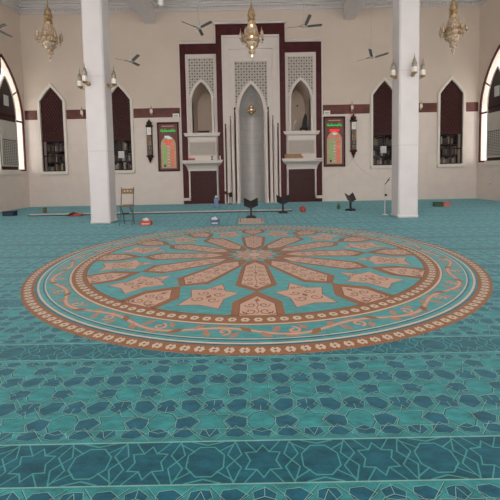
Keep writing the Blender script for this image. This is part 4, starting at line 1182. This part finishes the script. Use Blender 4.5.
# in the right opening
t = thing('gooseneck_microphone', 'white gooseneck microphone standing in the right balcony opening', 'microphone', (cR - .27, Yw + .15, 2.86))
mb = MB(); mb.lathe([(.07, 0), (.07, .03), (.02, .05)], (cR - .27, Yw + .15, 2.86), 12); sub(mb, 'base', IVORY, t, True)
mb = MB(); mb.tube([(cR - .27, Yw + .15, 2.90), (cR - .29, Yw + .15, 3.05), (cR - .25, Yw + .12, 3.18)], .014, 8); sub(mb, 'neck', IVORY, t, True)
mb = MB(); mb.tube([(cR - .25, Yw + .12, 3.18), (cR - .19, Yw + .08, 3.28)], .026, 8); sub(mb, 'head', OPAL, t, True)
t = thing('dark_chair', 'dark chair with tall curved back standing in the right balcony opening', 'chair', (cR + .26, Yw + .7, 2.86))
mb = MB(); bk = [(cR + .14, 3.05), (cR + .36, 3.05), (cR + .37, 3.5), (cR + .32, 3.66), (cR + .26, 3.62), (cR + .19, 3.4)]
mb.prism(bk, XZ, Yw + .72, Yw + .78); sub(mb, 'backrest', BLACK, t)
mb = MB(); mb.box(cR + .06, cR + .37, Yw + .5, Yw + .78, 3.0, 3.06, bev=.015); sub(mb, 'seat', BLACK, t)
for a in (cR + .08, cR + .34):
    for b in (Yw + .53, Yw + .74):
        mb = MB(); mb.box(a - .015, a + .015, b - .015, b + .015, 2.86, 3.0); sub(mb, 'leg', BLACK, t)
mb = MB(); mb.lathe([(0, -.045), (.045, 0), (0, .045)], (cR + .06, Yw + 1.44, 4.12), 8)
tag(mb.build('wall_hook', BLACK, smooth=True), 'small black hook high on the wall inside the right balcony', 'hook')

# ---------------------------------------------------------------- sockets and the drooping wall cable
for (x, y, z, lab) in ((X0 + .008, 12.45, .72, 'white wall socket low on the left wall'), (X1 - .008, 13.75, .62, 'white wall socket low on the right wall')):
    t = thing('wall_socket', lab, 'socket', (x, y, z), 'white wall sockets')
    mb = MB(); mb.box(x - .008, x + .008, y - .07, y + .07, z - .05, z + .05, bev=.003); sub(mb, 'plate', OPAL, t)
    mb = MB(); a = x + (.008 if x < 0 else -.012); mb.box(a, a + .004, y - .03, y + .03, z - .02, z + .02); sub(mb, 'sockets', GREYM, t)
x = 5.66; t = thing('wall_socket', 'white wall socket low on the far wall at the end of the cable', 'socket', (x, Yw, .9), 'white wall sockets')
mb = MB(); mb.box(x - .07, x + .07, Yw - .016, Yw, .86, .96, bev=.003); sub(mb, 'plate', OPAL, t)
mb = MB(); mb.box(x - .03, x + .03, Yw - .02, Yw - .016, .89, .93); sub(mb, 'sockets', GREYM, t)
mb = MB(); pts = []
for i in range(17):
    f = i / 16; pts.append((4.19 + (5.60 - 4.19) * f, Yw - .012, 1.72 - .95 * sin(f * pi / 2) ** .8 + .12 * f ** 3))
mb.tube(pts, .009, 6)
mb.tube([(4.19 - 1.2 * f, Yw - .012, 1.72 - 1.25 * f + .35 * f * f) for f in [i / 10 for i in range(11)]], .008, 6)
tag(mb.build('wall_cable', IVORY, smooth=True), 'thin pale cable drooping along the wall below the right clock', 'cable')
